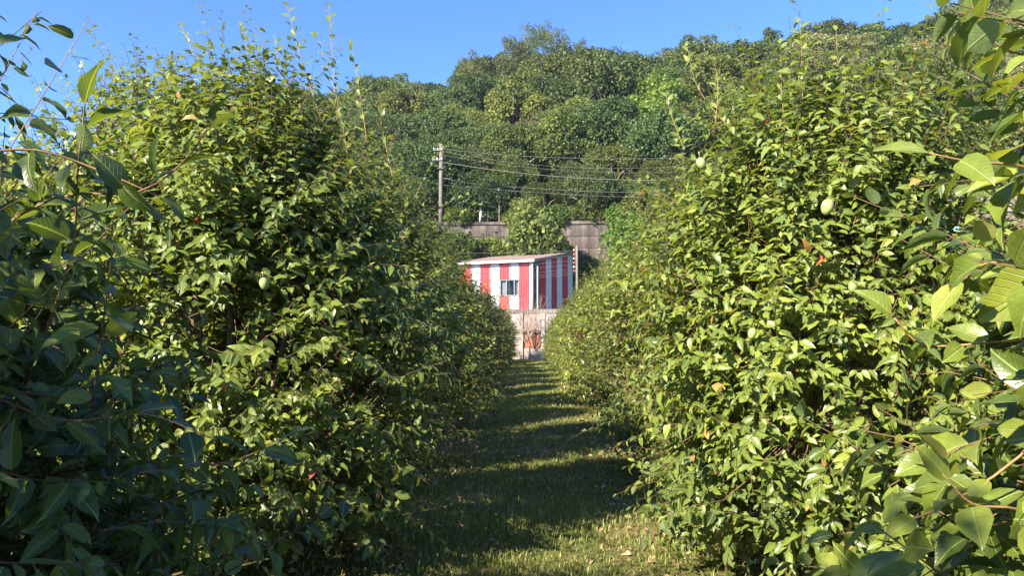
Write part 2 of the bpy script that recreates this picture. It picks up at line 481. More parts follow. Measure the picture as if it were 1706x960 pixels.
# ------------------------------------------------------------------ the wooded hill
WALL_PTS = [(-60.0, 66.0), (-8.0, 62.0), (9.0, 61.5), (28.0, 47.5), (60.0, 33.0), (150.0, 5.0)]
U_RIDGE = [(-2.5, 330), (-1.2, 300), (-0.72, 300), (-0.55, 270), (-0.46, 230), (-0.31, 175), (-0.2, 182), (-0.12, 168), (-0.03, 150), (0.02, 148), (0.1, 130), (0.18, 118),
           (0.30, 118), (0.36, 105), (0.45, 80), (0.55, 95), (0.61, 75), (0.67, 20), (0.9, -60), (1.5, -80), (4, -60)]
W_TOP = 11.0


def wall_depth(u):
    """depth (y) at which the sight line of slope u = x/y meets the wall line"""
    for (xa, ya), (xb, yb) in zip(WALL_PTS[:-1], WALL_PTS[1:]):
        ua, ub = xa / ya, xb / max(yb, 0.1)
        if ua <= u <= ub:
            # x = u*y ; on segment
            dx, dy = xb - xa, yb - ya
            den = dx - u * dy
            t = (u * ya - xa) / den if abs(den) > 1e-9 else 0
            return ya + dy * t
    return 66.0 if u < 0 else 6.0


UA = np.array([u for u, _ in U_RIDGE]); UP = np.array([p for _, p in U_RIDGE], float) + 42.0


def ridge(u):
    ypx = np.interp(u, UA, UP)
    dr = np.interp(u, [-2.5, -0.7, 0.0, 0.4, 0.7, 4], [170, 160, 128, 122, 112, 60])
    return dr, 1.6 + (560 - ypx) * dr / FPX


us = np.linspace(-0.9, 1.6, 110)
ss = np.linspace(0, 1, 34)
HV = []
for u in us:
    wd = wall_depth(u) + 0.35
    dr, zr = ridge(u)
    for s in ss:
        d = wd + s * (dr - wd)
        z = W_TOP - 0.3 + (zr - W_TOP) * (s ** 0.92)
        HV.append((u * d, d, z))
    for k, (dd, fz) in enumerate([(14, 0.96), (40, 0.8), (90, 0.5), (170, -0.05)]):
        HV.append((u * (dr + dd), dr + dd, zr * fz))
HV = np.array(HV)
HV[:, 2] += noise3(HV * np.array([1, 1, 0.0]), 5, 2, 0.07) * 0.9 * np.clip((HV[:, 2] - W_TOP) / 6, 0, 1)
nr = len(ss) + 4
idx = (np.arange(len(us) - 1)[:, None] * nr + np.arange(nr - 1)[None, :]).ravel()
F = np.stack([idx, idx + nr, idx + nr + 1, idx + 1], -1)
me = np_mesh('hill', HV, F.ravel(), np.full(len(F), 4), M['hillsoil'], smooth=True)
tag(link('hill', me), kind='structure')


def hill_z(u, s):
    wd = wall_depth(u) + 0.35
    dr, zr = ridge(u)
    return W_TOP - 0.3 + (zr - W_TOP) * (s ** 0.92), wd + s * (dr - wd)


# ------------------------------------------------------------------ leaves
def leaf_template(kind):
    """returns verts (n,3) in leaf space (x across, y along 0..1, z normal), faces, uv per vertex"""
    if kind == 'fine':            # 40 triangles
        ysn = [0.07, 0.25, 0.50, 0.75, 0.92]
        w = [0.135, 0.25, 0.275, 0.185, 0.062]
        bend = lambda y: -0.30 * y * y
        v = [(0, 0, 0)]; uv = [(0.5, 0)]
        for q, (y, hw) in enumerate(zip(ysn, w)):
            z = bend(y); wv = 0.03 * math.sin(q * 2.4 + 0.6)
            v += [(-hw, y, z + hw * 0.34 + wv), (-hw * 0.55, y, z + hw * 0.12), (0, y, z), (hw * 0.55, y, z + hw * 0.12), (hw, y, z + hw * 0.34 - wv)]
            k = hw / 0.28 * 0.5
            uv += [(0.5 - k, y), (0.5 - k / 2, y), (0.5, y), (0.5 + k / 2, y), (0.5 + k, y)]
        v.append((0.015, 1.0, bend(1.0) - 0.03)); uv.append((0.5, 1))
        f = [(0, 2, 1), (0, 3, 2), (0, 4, 3), (0, 5, 4)]
        for r in range(4):
            a = 1 + r * 5; b = a + 5
            f += [(a + k, a + k + 1, b + k + 1, b + k) for k in range(4)]
        a = 1 + 4 * 5; t = 26
        f += [(a, a + 1, t), (a + 1, a + 2, t), (a + 2, a + 3, t), (a + 3, a + 4, t)]
        f = [f_ if len(f_) == 4 else f_ for f_ in f]
    elif kind == 'mid':           # 8 triangles
        v = [(0, 0, 0), (-0.25, 0.3, 0.05), (0, 0.3, -0.03), (0.25, 0.3, 0.05), (-0.19, 0.68, -0.06), (0, 0.68, -0.13), (0.19, 0.68, -0.06), (0, 1, -0.28)]
        uv = [(0.5, 0), (0.06, 0.3), (0.5, 0.3), (0.94, 0.3), (0.15, 0.68), (0.5, 0.68), (0.85, 0.68), (0.5, 1)]
        f = [(0, 2, 1), (0, 3, 2), (1, 2, 5, 4), (2, 3, 6, 5), (4, 5, 7), (5, 6, 7)]
    else:                         # 'far' 4 triangles
        v = [(0, 0, 0), (-0.28, 0.42, 0.04), (0, 0.45, -0.05), (0.28, 0.42, 0.04), (0, 1, -0.22)]
        uv = [(0.5, 0), (0, 0.4), (0.5, 0.4), (1, 0.4), (0.5, 1)]
        f = [(0, 2, 1), (0, 3, 2), (1, 2, 4), (2, 3, 4)]
    return np.array(v, float), f, np.array(uv, float)


def leaves_mesh(name, L, kind, mat, use_uv, L2=None):
    if L2 is not None:                # leaves of two levels of detail in one mesh
        A_ = leaf_arrays(L, kind); B_ = leaf_arrays(L2, 'fine')
        return np_mesh(name, np.concatenate([A_[0], B_[0]]), np.concatenate([A_[1], B_[1] + len(A_[0])]), np.concatenate([A_[2], B_[2]]), mat,
                       uv=np.concatenate([A_[3], B_[3]]), tint=np.concatenate([A_[4], B_[4]]), smooth=True)
    X, FI, sz, U, T_ = leaf_arrays(L, kind)
    return np_mesh(name, X, FI, sz, mat, uv=U if use_uv else None, tint=T_, smooth=True)


def leaf_arrays(L, kind):
    v, f, uv = leaf_template(kind)
    n = len(L['p'])
    B = np.stack([L['s'], L['a'], L['n']], 1)            # (n,3,3) rows are axes
    fold = L['fold'][:, None]
    W = np.repeat(v[None], n, 0)
    W[:, :, 0] *= L['w'][:, None]
    W[:, :, 2] = W[:, :, 2] * fold
    X = np.einsum('nvi,nij->nvj', W * L['size'][:, None, None], B) + L['p'][:, None, :]
    flat = np.array([i for q in f for i in q]); sz = np.array([len(q) for q in f])
    FI = (flat[None] + (np.arange(n) * len(v))[:, None]).ravel()
    return X.reshape(-1, 3), FI, np.tile(sz, n), np.tile(uv[flat], (n, 1)), np.repeat(L['t'], len(f))


def sub(L, mask):
    return {k: v[mask] for k, v in L.items()}


def cat(*Ls):
    return {k: np.concatenate([l[k] for l in Ls]) for k in Ls[0]}


def shoots_to_leaves(rg, S, D, Ln, droop, leaf, spacing=0.032, small_tip=0.45, tint_shift=0.0, nmax=26, up_lean=0.0, cen=None, hang=0.45):
    """leaves set alternately along curved shoots"""
    Nn = len(S)
    k = np.arange(nmax)
    s = (k[None, :] + 0.6 + rg.uniform(-0.25, 0.25, (Nn, nmax))) * spacing
    keep = s < Ln[:, None]
    t = s / Ln[:, None]
    P = S[:, None] + D[:, None] * s[..., None]
    P[..., 2] -= droop[:, None] * Ln[:, None] * t * t
    T = np.repeat(D[:, None], nmax, 1).copy(); T[..., 2] -= 2 * droop[:, None] * t
    T = nrm(T)
    ref = nrm(np.cross(D, rg.normal(size=(Nn, 3))))
    ang = (k[None] * 2.4 + rg.uniform(0, 0.6, (Nn, nmax)))
    b1 = nrm(np.cross(T, ref[:, None])); b2 = np.cross(T, b1)
    side = b1 * np.cos(ang)[..., None] + b2 * np.sin(ang)[..., None]
    side[..., 2] *= 0.55
    A = T * (0.55 + up_lean) + side * (0.85 - 0.45 * up_lean) + rg.normal(0, 0.22, (Nn, nmax, 3))
    A[..., 2] -= hang * (1 - up_lean)
    A = nrm(A)
    out = P - (cen if cen is not None else np.array([0, 0, 1.4])); out[..., 2] *= 0.4; out = nrm(out)
    nn = rg.normal(0, 0.42, (Nn, nmax, 3)) + out * 0.75
    nn[..., 2] += 0.8
    nn = nn - A * np.sum(nn * A, -1, keepdims=True)
    nn = nrm(nn)
    sd = np.cross(A, nn)
    size = leaf * rg.uniform(0.62, 1.15, (Nn, nmax)) * (1 - (1 - small_tip) * np.clip((t - 0.6) / 0.4, 0, 1))
    shoot_t = (rg.normal(0, 0.09, Nn) + 0.16 * noise3(S, 4321, 2, 1.7))[:, None]
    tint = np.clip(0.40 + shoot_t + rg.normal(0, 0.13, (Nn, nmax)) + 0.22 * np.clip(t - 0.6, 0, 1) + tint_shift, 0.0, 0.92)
    odd = rg.uniform(0, 1, (Nn, nmax))
    tint = np.where(odd < 0.006, 0.965, tint); tint = np.where(odd < 0.0035, 0.985, tint); tint = np.where(odd < 0.0015, 1.0, tint)
    P2 = P + A * 0.008
    m = keep.ravel()
    g = lambda a: a.reshape(-1, 3)[m]
    return dict(p=g(P2), a=g(A), n=g(nn), s=g(sd), size=size.ravel()[m], t=tint.ravel()[m],
                fold=rg.uniform(0.3, 1.7, (Nn, nmax)).ravel()[m], w=rg.uniform(0.85, 1.2, (Nn, nmax)).ravel()[m])


def shoot_lines(S, D, Ln, droop, m=4):
    t = np.linspace(0, 1, m)
    P = S[:, None] + D[:, None] * (Ln[:, None] * t)[..., None]
    P[..., 2] -= droop[:, None] * Ln[:, None] * t * t
    return P


def crown_radius(z, ang, H, Rr, seed, p=1.9):
    t = np.clip(z / H, 0, 1)
    lo = np.clip(0.70 + t / 0.14 * 0.28, 0, 1)
    u = np.clip((t - 0.42) / 0.58, 0, 1)
    hi = np.clip(1 - u ** p, 0, 1) ** 0.75
    pts = np.stack([np.cos(ang) * 1.0, np.sin(ang) * 1.0, z * 0.9], -1)
    return Rr * lo * hi * (1 + 0.22 * noise3(pts, seed, 2, 2.4))


def gen_tree(seed, Rr, H, n_shoots, leaf, n_top=40, top_len=(0.4, 0.9), spacing=0.032, lengths=(0.20, 0.62), p=1.9, tint_shift=0.0, hang=0.45, arms=8, n_arch=60):
    rg = np.random.default_rng(seed)
    # ---- shoot starts spread through the shell of the crown
    S = []
    while sum(len(a) for a in S) < n_shoots:
        n = n_shoots * 3
        z = rg.uniform(0.10, 0.97, n) * H
        a = rg.uniform(0, 2 * PI, n)
        r = crown_radius(z, a, H, Rr, seed, p)
        ok = rg.uniform(0, 1, n) < (r / Rr + 0.12)
        fr = 1 - np.abs(rg.normal(0, 0.24, n)); ok &= fr > 0.12
        fr = np.where(rg.uniform(0, 1, n) < 0.10, rg.uniform(0.98, 1.16, n), fr)
        q = np.stack([np.cos(a) * r * fr, np.sin(a) * r * fr, z], -1)
        ok &= noise3(q, seed + 7, 2, 2.6) > rg.uniform(-0.85, 0.0, n)
        S.append(q[ok])
    S = np.concatenate(S)[:n_shoots]
    n = len(S)
    rad = S.copy(); rad[:, 2] = 0; rad = nrm(rad)
    t = S[:, 2] / H
    D = rad * (0.85 - 0.45 * t)[:, None] + rg.normal(0, 0.42, (n, 3)) + np.array([0, 0, 1.0]) * (0.05 + 0.95 * t)[:, None]
    D = nrm(D)
    Ln = rg.uniform(*lengths, n) * (1 + 0.75 * np.clip((t - 0.55) / 0.4, 0, 1) * rg.uniform(0, 1, n))
    D = nrm(D + np.array([0, 0, 0.7]) * np.clip((t - 0.6) / 0.4, 0, 1)[:, None])
    droop = np.clip(rg.normal(0.38 - 0.40 * t, 0.16), -0.1, 0.8)
    leaves = shoots_to_leaves(rg, S, D, Ln, droop, leaf, spacing, tint_shift=tint_shift + 0.0, hang=hang)
    lines = [shoot_lines(S, D, Ln, droop)]
    # ---- arching shoots that break the outline
    if n_arch:
        za = rg.uniform(0.12, 0.9, n_arch) * H; aa = rg.uniform(0, 2 * PI, n_arch)
        ra = crown_radius(za, aa, H, Rr, seed, p) * 0.9
        Sa = np.stack([np.cos(aa) * ra, np.sin(aa) * ra, za], -1)
        Da = nrm(np.stack([np.cos(aa) * (1.1 - 0.8 * za / H), np.sin(aa) * (1.1 - 0.8 * za / H), 0.25 + 0.9 * za / H], -1) + rg.normal(0, 0.25, (n_arch, 3)))
        La = rg.uniform(0.4, 0.85, n_arch); dr_ = rg.uniform(0.05, 0.5, n_arch) * (1.1 - za / H)
        la = shoots_to_leaves(rg, Sa, Da, La, dr_, leaf * 0.9, 0.034, tint_shift=tint_shift + 0.05, nmax=28, up_lean=0.25, hang=hang)
        leaves = cat(leaves, la)
        lines.append(shoot_lines(Sa, Da, La, dr_))
        S = np.concatenate([S, Sa])
    # ---- long upright sprigs at the top
    if n_top:
        a = rg.uniform(0, 2 * PI, n_top); fr = np.sqrt(rg.uniform(0, 1, n_top)) * 0.85
        zt = H * (0.95 - 0.40 * fr ** 1.6) - 0.16
        r = Rr * fr * 0.8
        St = np.stack([np.cos(a) * r, np.sin(a) * r, zt], -1)
        Dt = nrm(np.stack([np.cos(a) * fr * 0.55, np.sin(a) * fr * 0.55, np.ones(n_top)], -1) + rg.normal(0, 0.14, (n_top, 3)))
        Lt = rg.uniform(*top_len, n_top) * (1.05 - 0.35 * fr)
        lt = shoots_to_leaves(rg, St, Dt, Lt, rg.normal(0, 0.07, n_top), leaf * 0.9, 0.033, small_tip=0.45, tint_shift=tint_shift + 0.1, up_lean=0.75, nmax=34)
        leaves = cat(leaves, lt)
        lines.append(shoot_lines(St, Dt, Lt, np.zeros(n_top)))
        S = np.concatenate([S, St])
    # ---- skeleton: trunk, limbs, boughs to the shoots
    base_h = 0.38
    limbs = []
    for k in range(arms):
        a = 2 * PI * (k + rg.uniform(-0.3, 0.3)) / arms
        hh = H * rg.uniform(0.35, 0.9)
        rr = Rr * (0.75 - 0.5 * hh / H)
        p0 = np.array([0.03 * math.cos(a), 0.03 * math.sin(a), base_h - 0.05 + 0.1 * rg.uniform()])
        p3 = np.array([math.cos(a) * rr, math.sin(a) * rr, hh])
        p1 = p0 + np.array([math.cos(a) * rr * 0.55, math.sin(a) * rr * 0.55, (hh - base_h) * 0.25])
        p2 = p3 + np.array([-math.cos(a) * rr * 0.12, -math.sin(a) * rr * 0.12, -(hh - base_h) * 0.35])
        tt = np.linspace(0, 1, 9)[:, None]
        c = (1 - tt) ** 3 * p0 + 3 * (1 - tt) ** 2 * tt * p1 + 3 * (1 - tt) * tt ** 2 * p2 + tt ** 3 * p3
        c[1:-1] += rg.normal(0, 0.018, (7, 3))
        limbs.append(c)
    limbs = np.array(limbs)
    K = 60
    pick = rg.choice(n, K, replace=False)
    sec = S[pick] * np.array([0.8, 0.8, 1.0]) - np.array([0, 0, 0.12])
    sec[:, 2] = np.maximum(sec[:, 2], 0.16)
    lp = limbs[:, 2:].reshape(-1, 3)
    d = np.linalg.norm(sec[:, None] - lp[None] - np.array([0, 0, 0.25]), axis=-1)
    st = lp[np.argmin(d, 1)]
    tt = np.linspace(0, 1, 6)
    secl = st[:, None] + (sec - st)[:, None] * tt[None, :, None]
    secl[..., 2] += (np.sin(tt * PI) * 0.08)[None]
    secl[:, 1:-1] += rg.normal(0, 0.02, (K, 4, 3))
    sp = secl[:, 2:].reshape(-1, 3)
    nS = len(S)
    near_i = np.empty(nS, int)
    for i0 in range(0, nS, 400):
        dd = np.linalg.norm(S[i0:i0 + 400, None] - sp[None], axis=-1)
        near_i[i0:i0 + 400] = np.argmin(dd, 1)
    q0 = sp[near_i]
    conn = q0[:, None] + (S - q0)[:, None] * np.linspace(0, 1, 3)[None, :, None]
    conn[:, 1:-1] += rg.normal(0, 0.015, (nS, 1, 3))
    return dict(leaves=leaves, limbs=limbs, sec=secl, conn=conn, shoots=np.concatenate(lines), base_h=base_h, seed=seed)


def tree_meshes(T, name, mat_leaf, kind, use_uv, twig_scale=1.0):
    """trunk mesh, limb meshes, twig mesh, foliage mesh"""
    out = {}
    b = MB()
    b.tube([(0.02, 0.01, -0.12), (0, 0, 0.0), (0.01, 0.01, 0.2), (0, 0, T['base_h'] + 0.12)], [0.13, 0.085, 0.07, 0.06], 8)
    out['trunk'] = b.mesh('trunk', M['bark'], True)
    out['limbs'] = []
    for c in T['limbs']:
        b = MB(); b.tube(c, list(np.linspace(0.036, 0.009, len(c))), 6)
        out['limbs'].append(b.mesh('branch', M['bark'], True))
    V1, F1, s1 = tubes_mesh(T['sec'], np.full(len(T['sec']), 0.012), np.full(len(T['sec']), 0.005), 4)
    V2, F2, s2 = tubes_mesh(T['conn'], np.full(len(T['conn']), 0.0045 * twig_scale), np.full(len(T['conn']), 0.003 * twig_scale), 3)
    V3, F3, s3 = tubes_mesh(T['shoots'], np.full(len(T['shoots']), 0.003 * twig_scale), np.full(len(T['shoots']), 0.0012 * twig_scale), 3)
    out['boughs'] = np_mesh('small_branches', V1, F1, s1, M['bark'], smooth=True)
    V = np.concatenate([V2, V3]); Fi = np.concatenate([F2, F3 + len(V2)]); sz = np.concatenate([s2, s3])
    out['twigs'] = np_mesh('twigs', V, Fi, sz, M['twig'], smooth=True)
    out['foliage'] = leaves_mesh('foliage', T['leaves'], kind, mat_leaf, use_uv, T.get('near')) if kind else None
    return out


def place_tree(o, ms):
    link('trunk', ms['trunk'], o)
    for m in ms['limbs']: link('branch', m, o)
    tag(link('small_branches', ms['boughs'], o), kind='stuff')
    tag(link('twigs', ms['twigs'], o), kind='stuff')
    if ms.get('foliage') is not None: tag(link('foliage', ms['foliage'], o), kind='stuff')


# single-leaf meshes shared by the leaves built one by one
LEAF_BANK = {}


def single_leaf_mesh(tint, fold, fine=True):
    ti = min(range(len(TINTS)), key=lambda i: abs(TINTS[i] - tint))
    fi = min(range(len(FOLDS)), key=lambda i: abs(FOLDS[i] - fold))
    key = (ti, fi, fine)
    if key not in LEAF_BANK:
        L = dict(p=np.zeros((1, 3)), a=np.array([[0, 1.0, 0]]), n=np.array([[0, 0, 1.0]]), s=np.array([[1.0, 0, 0]]),
                 size=np.ones(1), t=np.array([TINTS[ti]]), fold=np.array([FOLDS[fi]]), w=np.ones(1))
        LEAF_BANK[key] = leaves_mesh('leaf', L, 'fine' if fine else 'mid', M['leaf'], True)
    return LEAF_BANK[key]


TINTS = [0.08, 0.2, 0.3, 0.4, 0.5, 0.6, 0.7, 0.8, 0.9, 0.965, 0.985, 1.0]
FOLDS = [0.35, 0.7, 1.0, 1.3, 1.65]


def pick_leaves(L, root, n_max, cell=4.0):
    """indices of the leaves that show largest from where the photograph was taken"""
    c = L['p'] + L['a'] * L['size'][:, None] * 0.5 + np.array(root)
    x, y, d = to_px(c)
    ok = (d > 0.3) & (x > -10) & (x < 1716) & (y > -10) & (y < 970)
    idx = np.nonzero(ok)[0]
    cx = (x[idx] // cell).astype(int) + 5; cy = (y[idx] // cell).astype(int) + 5
    key = cx * 1000 + cy
    order = np.lexsort((d[idx], key))
    k = key[order]
    first = np.concatenate(([True], k[1:] != k[:-1]))
    vis = idx[order[first]]
    view = nrm(c[vis] - np.array([0, 0, CAM_Z]))
    facing = np.abs(np.sum(view * L['n'][vis], -1))
    app = L['size'][vis] / d[vis] * (0.3 + facing)
    return vis[np.argsort(-app)[:n_max]]


def build_unique(name, T, loc, label, cat_, group, n_single=300, kind='mid', fine=True, extra=None, hide=None, min_d=1.0, near_fine=2.1):
    o = empty(name, loc)
    tag(o, label, cat_, group)
    L = dict(T['leaves'])
    if min_d > 1.01: L['t'] = np.where(L['t'] > 0.9, 0.78, L['t'])
    if extra is not None: L = cat(L, extra)
    # nothing pokes into the lens
    dist = np.linalg.norm(L['p'] + np.array(loc) - np.array([0, 0, CAM_Z]), axis=1)
    L = sub(L, dist > min_d)
    if hide is not None: L = sub(L, ~hide(L['p'] + np.array(loc)))
    ch = pick_leaves(L, loc, n_single)
    mask = np.ones(len(L['p']), bool); mask[ch] = False
    T2 = dict(T); Lr = sub(L, mask)
    wx, wy, wd_ = to_px(Lr['p'] + np.array(loc))
    cl = (wd_ > 0.2) & (wd_ < near_fine) & (wx > -60) & (wx < 1766) & (wy > -60) & (wy < 1020)
    if cl.sum() > 10: T2['near'] = sub(Lr, cl); Lr = sub(Lr, ~cl)
    T2['leaves'] = Lr
    ms = tree_meshes(T2, name, M['leaf'], kind, True)
    place_tree(o, ms)
    for i in ch:
        q = link('leaf', single_leaf_mesh(L['t'][i], L['fold'][i], fine), o)
        sc = L['size'][i]
        Mx = np.eye(4)
        Mx[:3, 0] = L['s'][i] * sc * L['w'][i]; Mx[:3, 1] = L['a'][i] * sc; Mx[:3, 2] = L['n'][i] * sc; Mx[:3, 3] = L['p'][i]
        q.matrix_basis = Matrix(Mx.tolist())
    return o


def branch_leaves(rg, pts, leaf, spacing, tint=0.45, hang=0.3, up=0.0, jitter=0.2):
    """a hand placed branch: a polyline in the world with leaves alternately along it"""
    pts = np.array(pts, float)
    seg = np.linalg.norm(np.diff(pts, axis=0), axis=1); cs = np.concatenate(([0], np.cumsum(seg)))
    s = np.arange(spacing, cs[-1] + spacing * 0.4, spacing)
    s = np.minimum(s, cs[-1])
    P = np.stack([np.interp(s, cs, pts[:, k]) for k in range(3)], -1)
    P1 = np.stack([np.interp(s - 0.02, cs, pts[:, k]) for k in range(3)], -1)
    T = nrm(P - P1 + 1e-9)
    n = len(s)
    sgn = np.where(np.arange(n) % 2 == 0, 1.0, -1.0)
    sd = nrm(np.cross(T, np.array([0, 0, 1.0])))
    A = T * 0.5 + sd * sgn[:, None] * 0.65 + rg.normal(0, jitter + 0.15, (n, 3)); A[:, 2] += up - hang
    A[-1] = T[-1] + rg.normal(0, 0.1, 3)
    A = nrm(A)
    nn = rg.normal(0, 0.35, (n, 3)) + np.array([-0.25, -0.45, 0.8])
    nn = nrm(nn - A * np.sum(nn * A, -1, keepdims=True))
    return dict(p=P + A * 0.012, a=A, n=nn, s=np.cross(A, nn), size=leaf * rg.uniform(0.75, 1.12, n), t=np.clip(tint + rg.normal(0, 0.1, n), 0, 0.9),
                fold=rg.uniform(0.5, 1.5, n), w=rg.uniform(0.95, 1.25, n))


def fruit_mesh():
    b = MB()
    n, rings = 12, 9
    vs, fs = [], []
    prof = [(0.0, -1.0), (0.32, -0.93), (0.62, -0.74), (0.85, -0.42), (0.97, -0.05), (0.95, 0.32), (0.78, 0.66), (0.48, 0.88), (0.16, 0.96), (0.0, 0.93)]
    for r, z in prof:
        for k in range(n):
            a = 2 * PI * k / n
            vs.append((r * math.cos(a) * 0.027 * (1 + 0.03 * math.sin(2 * a)), r * math.sin(a) * 0.026, z * 0.036))
    for i in range(len(prof) - 1):
        for k in range(n):
            fs.append((i * n + k, i * n + (k + 1) % n, (i + 1) * n + (k + 1) % n, (i + 1) * n + k))
    b.add(vs, fs)
    b.tube([(0, 0, 0.033), (0.004, 0, 0.05), (0.002, 0.002, 0.07)], 0.0022, 5)
    return b


FRUIT_ME = fruit_mesh().mesh('fruit', M['fruit'], True)
FRUIT_RED = fruit_mesh().mesh('fruit', M['fruit_red'], True)


def add_fruit(o, px, py, depth, scale=1.0, red=False, label=None):
    p = at(px, py, depth)
    f = link('fruit', FRUIT_RED if red else FRUIT_ME, o)
    f.location = Vector(p) - o.location
    f.scale = (scale,) * 3
    f.rotation_euler = (0.15, -0.2, px)
    if label: f['label'] = label


# ------------------------------------------------------------------ the near orchard trees
LROW = -2.22; RROW = 2.15
rgB = np.random.default_rng(99)


def world_branch(o_loc, pix, leaf, spacing, tint=0.45, hang=0.3, up=0.0):
    pts = [at(*p) - np.array(o_loc) for p in pix]
    return pts, branch_leaves(rgB, pts, leaf, spacing, tint, hang, up)


def add_custom(T, loc, branches):
    ex = []
    tubes = []
    for pix, leaf, sp_, tint, hang, up in branches:
        pts, L = world_branch(loc, pix, leaf, sp_, tint, hang, up)
        ex.append(L); tubes.append(pts)
    return cat(*ex), tubes


def custom_tubes(o, tubes):
    for pts in tubes:
        b = MB(); b.tube(pts, list(np.linspace(0.0030, 0.0012, len(pts))), 6)
        b.build('branch', M['fore_twig'], o, True)


def smooth_pix(pix, n=9):
    """Catmull-Rom through pixel/depth points"""
    P = np.array(pix, float)
    P = np.concatenate([[2 * P[0] - P[1]], P, [2 * P[-1] - P[-2]]])
    out = []
    segs = len(P) - 3
    for i in range(segs):
        for t in np.linspace(0, 1, n // segs + 2)[:-1]:
            p0, p1, p2, p3 = P[i:i + 4]
            out.append(0.5 * ((2 * p1) + (-p0 + p2) * t + (2 * p0 - 5 * p1 + 4 * p2 - p3) * t * t + (-p0 + 3 * p1 - 3 * p2 + p3) * t ** 3))
    out.append(P[-2])
    return out


GROUP_L = 'fruit trees in the left row along the lane'
GROUP_R = 'fruit trees in the right row along the lane'

# left foreground tree, in the shade, with leaf tints lowered to paint it darker
loc = (-2.58, 1.6, 0)
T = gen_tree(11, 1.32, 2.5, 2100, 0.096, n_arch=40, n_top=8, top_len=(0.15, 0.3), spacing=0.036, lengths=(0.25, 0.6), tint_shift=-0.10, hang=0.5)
ex, tubes = add_custom(T, loc, [
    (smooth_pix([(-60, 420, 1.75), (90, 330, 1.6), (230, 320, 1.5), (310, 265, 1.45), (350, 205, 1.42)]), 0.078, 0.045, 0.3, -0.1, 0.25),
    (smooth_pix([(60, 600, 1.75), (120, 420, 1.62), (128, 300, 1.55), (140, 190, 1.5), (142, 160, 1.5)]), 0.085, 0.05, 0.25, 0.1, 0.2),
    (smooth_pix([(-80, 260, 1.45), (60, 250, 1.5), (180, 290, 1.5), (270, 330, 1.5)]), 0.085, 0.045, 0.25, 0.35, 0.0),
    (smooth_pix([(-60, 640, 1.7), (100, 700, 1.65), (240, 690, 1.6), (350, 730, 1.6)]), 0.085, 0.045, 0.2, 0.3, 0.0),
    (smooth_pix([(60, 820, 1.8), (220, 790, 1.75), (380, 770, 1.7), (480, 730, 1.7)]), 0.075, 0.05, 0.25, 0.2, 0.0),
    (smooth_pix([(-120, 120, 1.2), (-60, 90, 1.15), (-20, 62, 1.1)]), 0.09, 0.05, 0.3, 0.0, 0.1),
])
L0 = build_unique('fruit_tree', T, loc, 'shade tinted fruit tree filling the left foreground, nearest of the left row', 'tree', GROUP_L, extra=ex, min_d=1.4)
custom_tubes(L0, tubes)

# right foreground tree, sunlit, with leaf tints raised to paint it brighter
loc = (2.15, 1.32, 0)
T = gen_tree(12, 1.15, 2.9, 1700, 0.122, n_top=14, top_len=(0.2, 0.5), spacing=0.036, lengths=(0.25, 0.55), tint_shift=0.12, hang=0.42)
ex, tubes = add_custom(T, loc, [
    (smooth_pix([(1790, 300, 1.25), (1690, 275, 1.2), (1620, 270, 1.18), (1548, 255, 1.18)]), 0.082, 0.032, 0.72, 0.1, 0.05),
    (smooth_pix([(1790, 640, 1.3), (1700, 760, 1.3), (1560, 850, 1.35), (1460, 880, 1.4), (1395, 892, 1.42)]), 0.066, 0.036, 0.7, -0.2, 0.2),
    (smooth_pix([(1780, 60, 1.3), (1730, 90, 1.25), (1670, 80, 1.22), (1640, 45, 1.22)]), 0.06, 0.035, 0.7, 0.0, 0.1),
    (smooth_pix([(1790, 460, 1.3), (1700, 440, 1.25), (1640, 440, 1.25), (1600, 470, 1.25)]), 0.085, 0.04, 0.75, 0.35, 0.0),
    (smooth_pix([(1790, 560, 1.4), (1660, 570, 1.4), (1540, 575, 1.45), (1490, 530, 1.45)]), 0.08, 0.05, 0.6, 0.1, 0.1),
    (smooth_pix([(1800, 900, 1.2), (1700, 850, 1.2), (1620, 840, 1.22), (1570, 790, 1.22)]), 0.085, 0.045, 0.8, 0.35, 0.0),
])
# two yellow leaves
R0 = build_unique('fruit_tree', T, loc, 'sunlit fruit tree with large bright leaves at the right edge, nearest of the right row', 'tree', GROUP_R, extra=ex, min_d=1.05)
custom_tubes(R0, tubes)
for (px, py, d, sz, rz) in [(1575, 765, 1.2, 0.055, 0.3), (1650, 402, 1.3, 0.05, 1.2)]:
    q = link('leaf', single_leaf_mesh(0.965, 0.7), R0)
    q.location = Vector(at(px, py, d)) - R0.location
    q.rotation_euler = (R_(60), R_(20), rz + 1.2); q.scale = (sz * 1.3, sz, sz)
    q['label'] = 'yellowed leaf'
add_fruit(R0, 1580, 732, 1.75, 0.3, True, 'small red fruit')

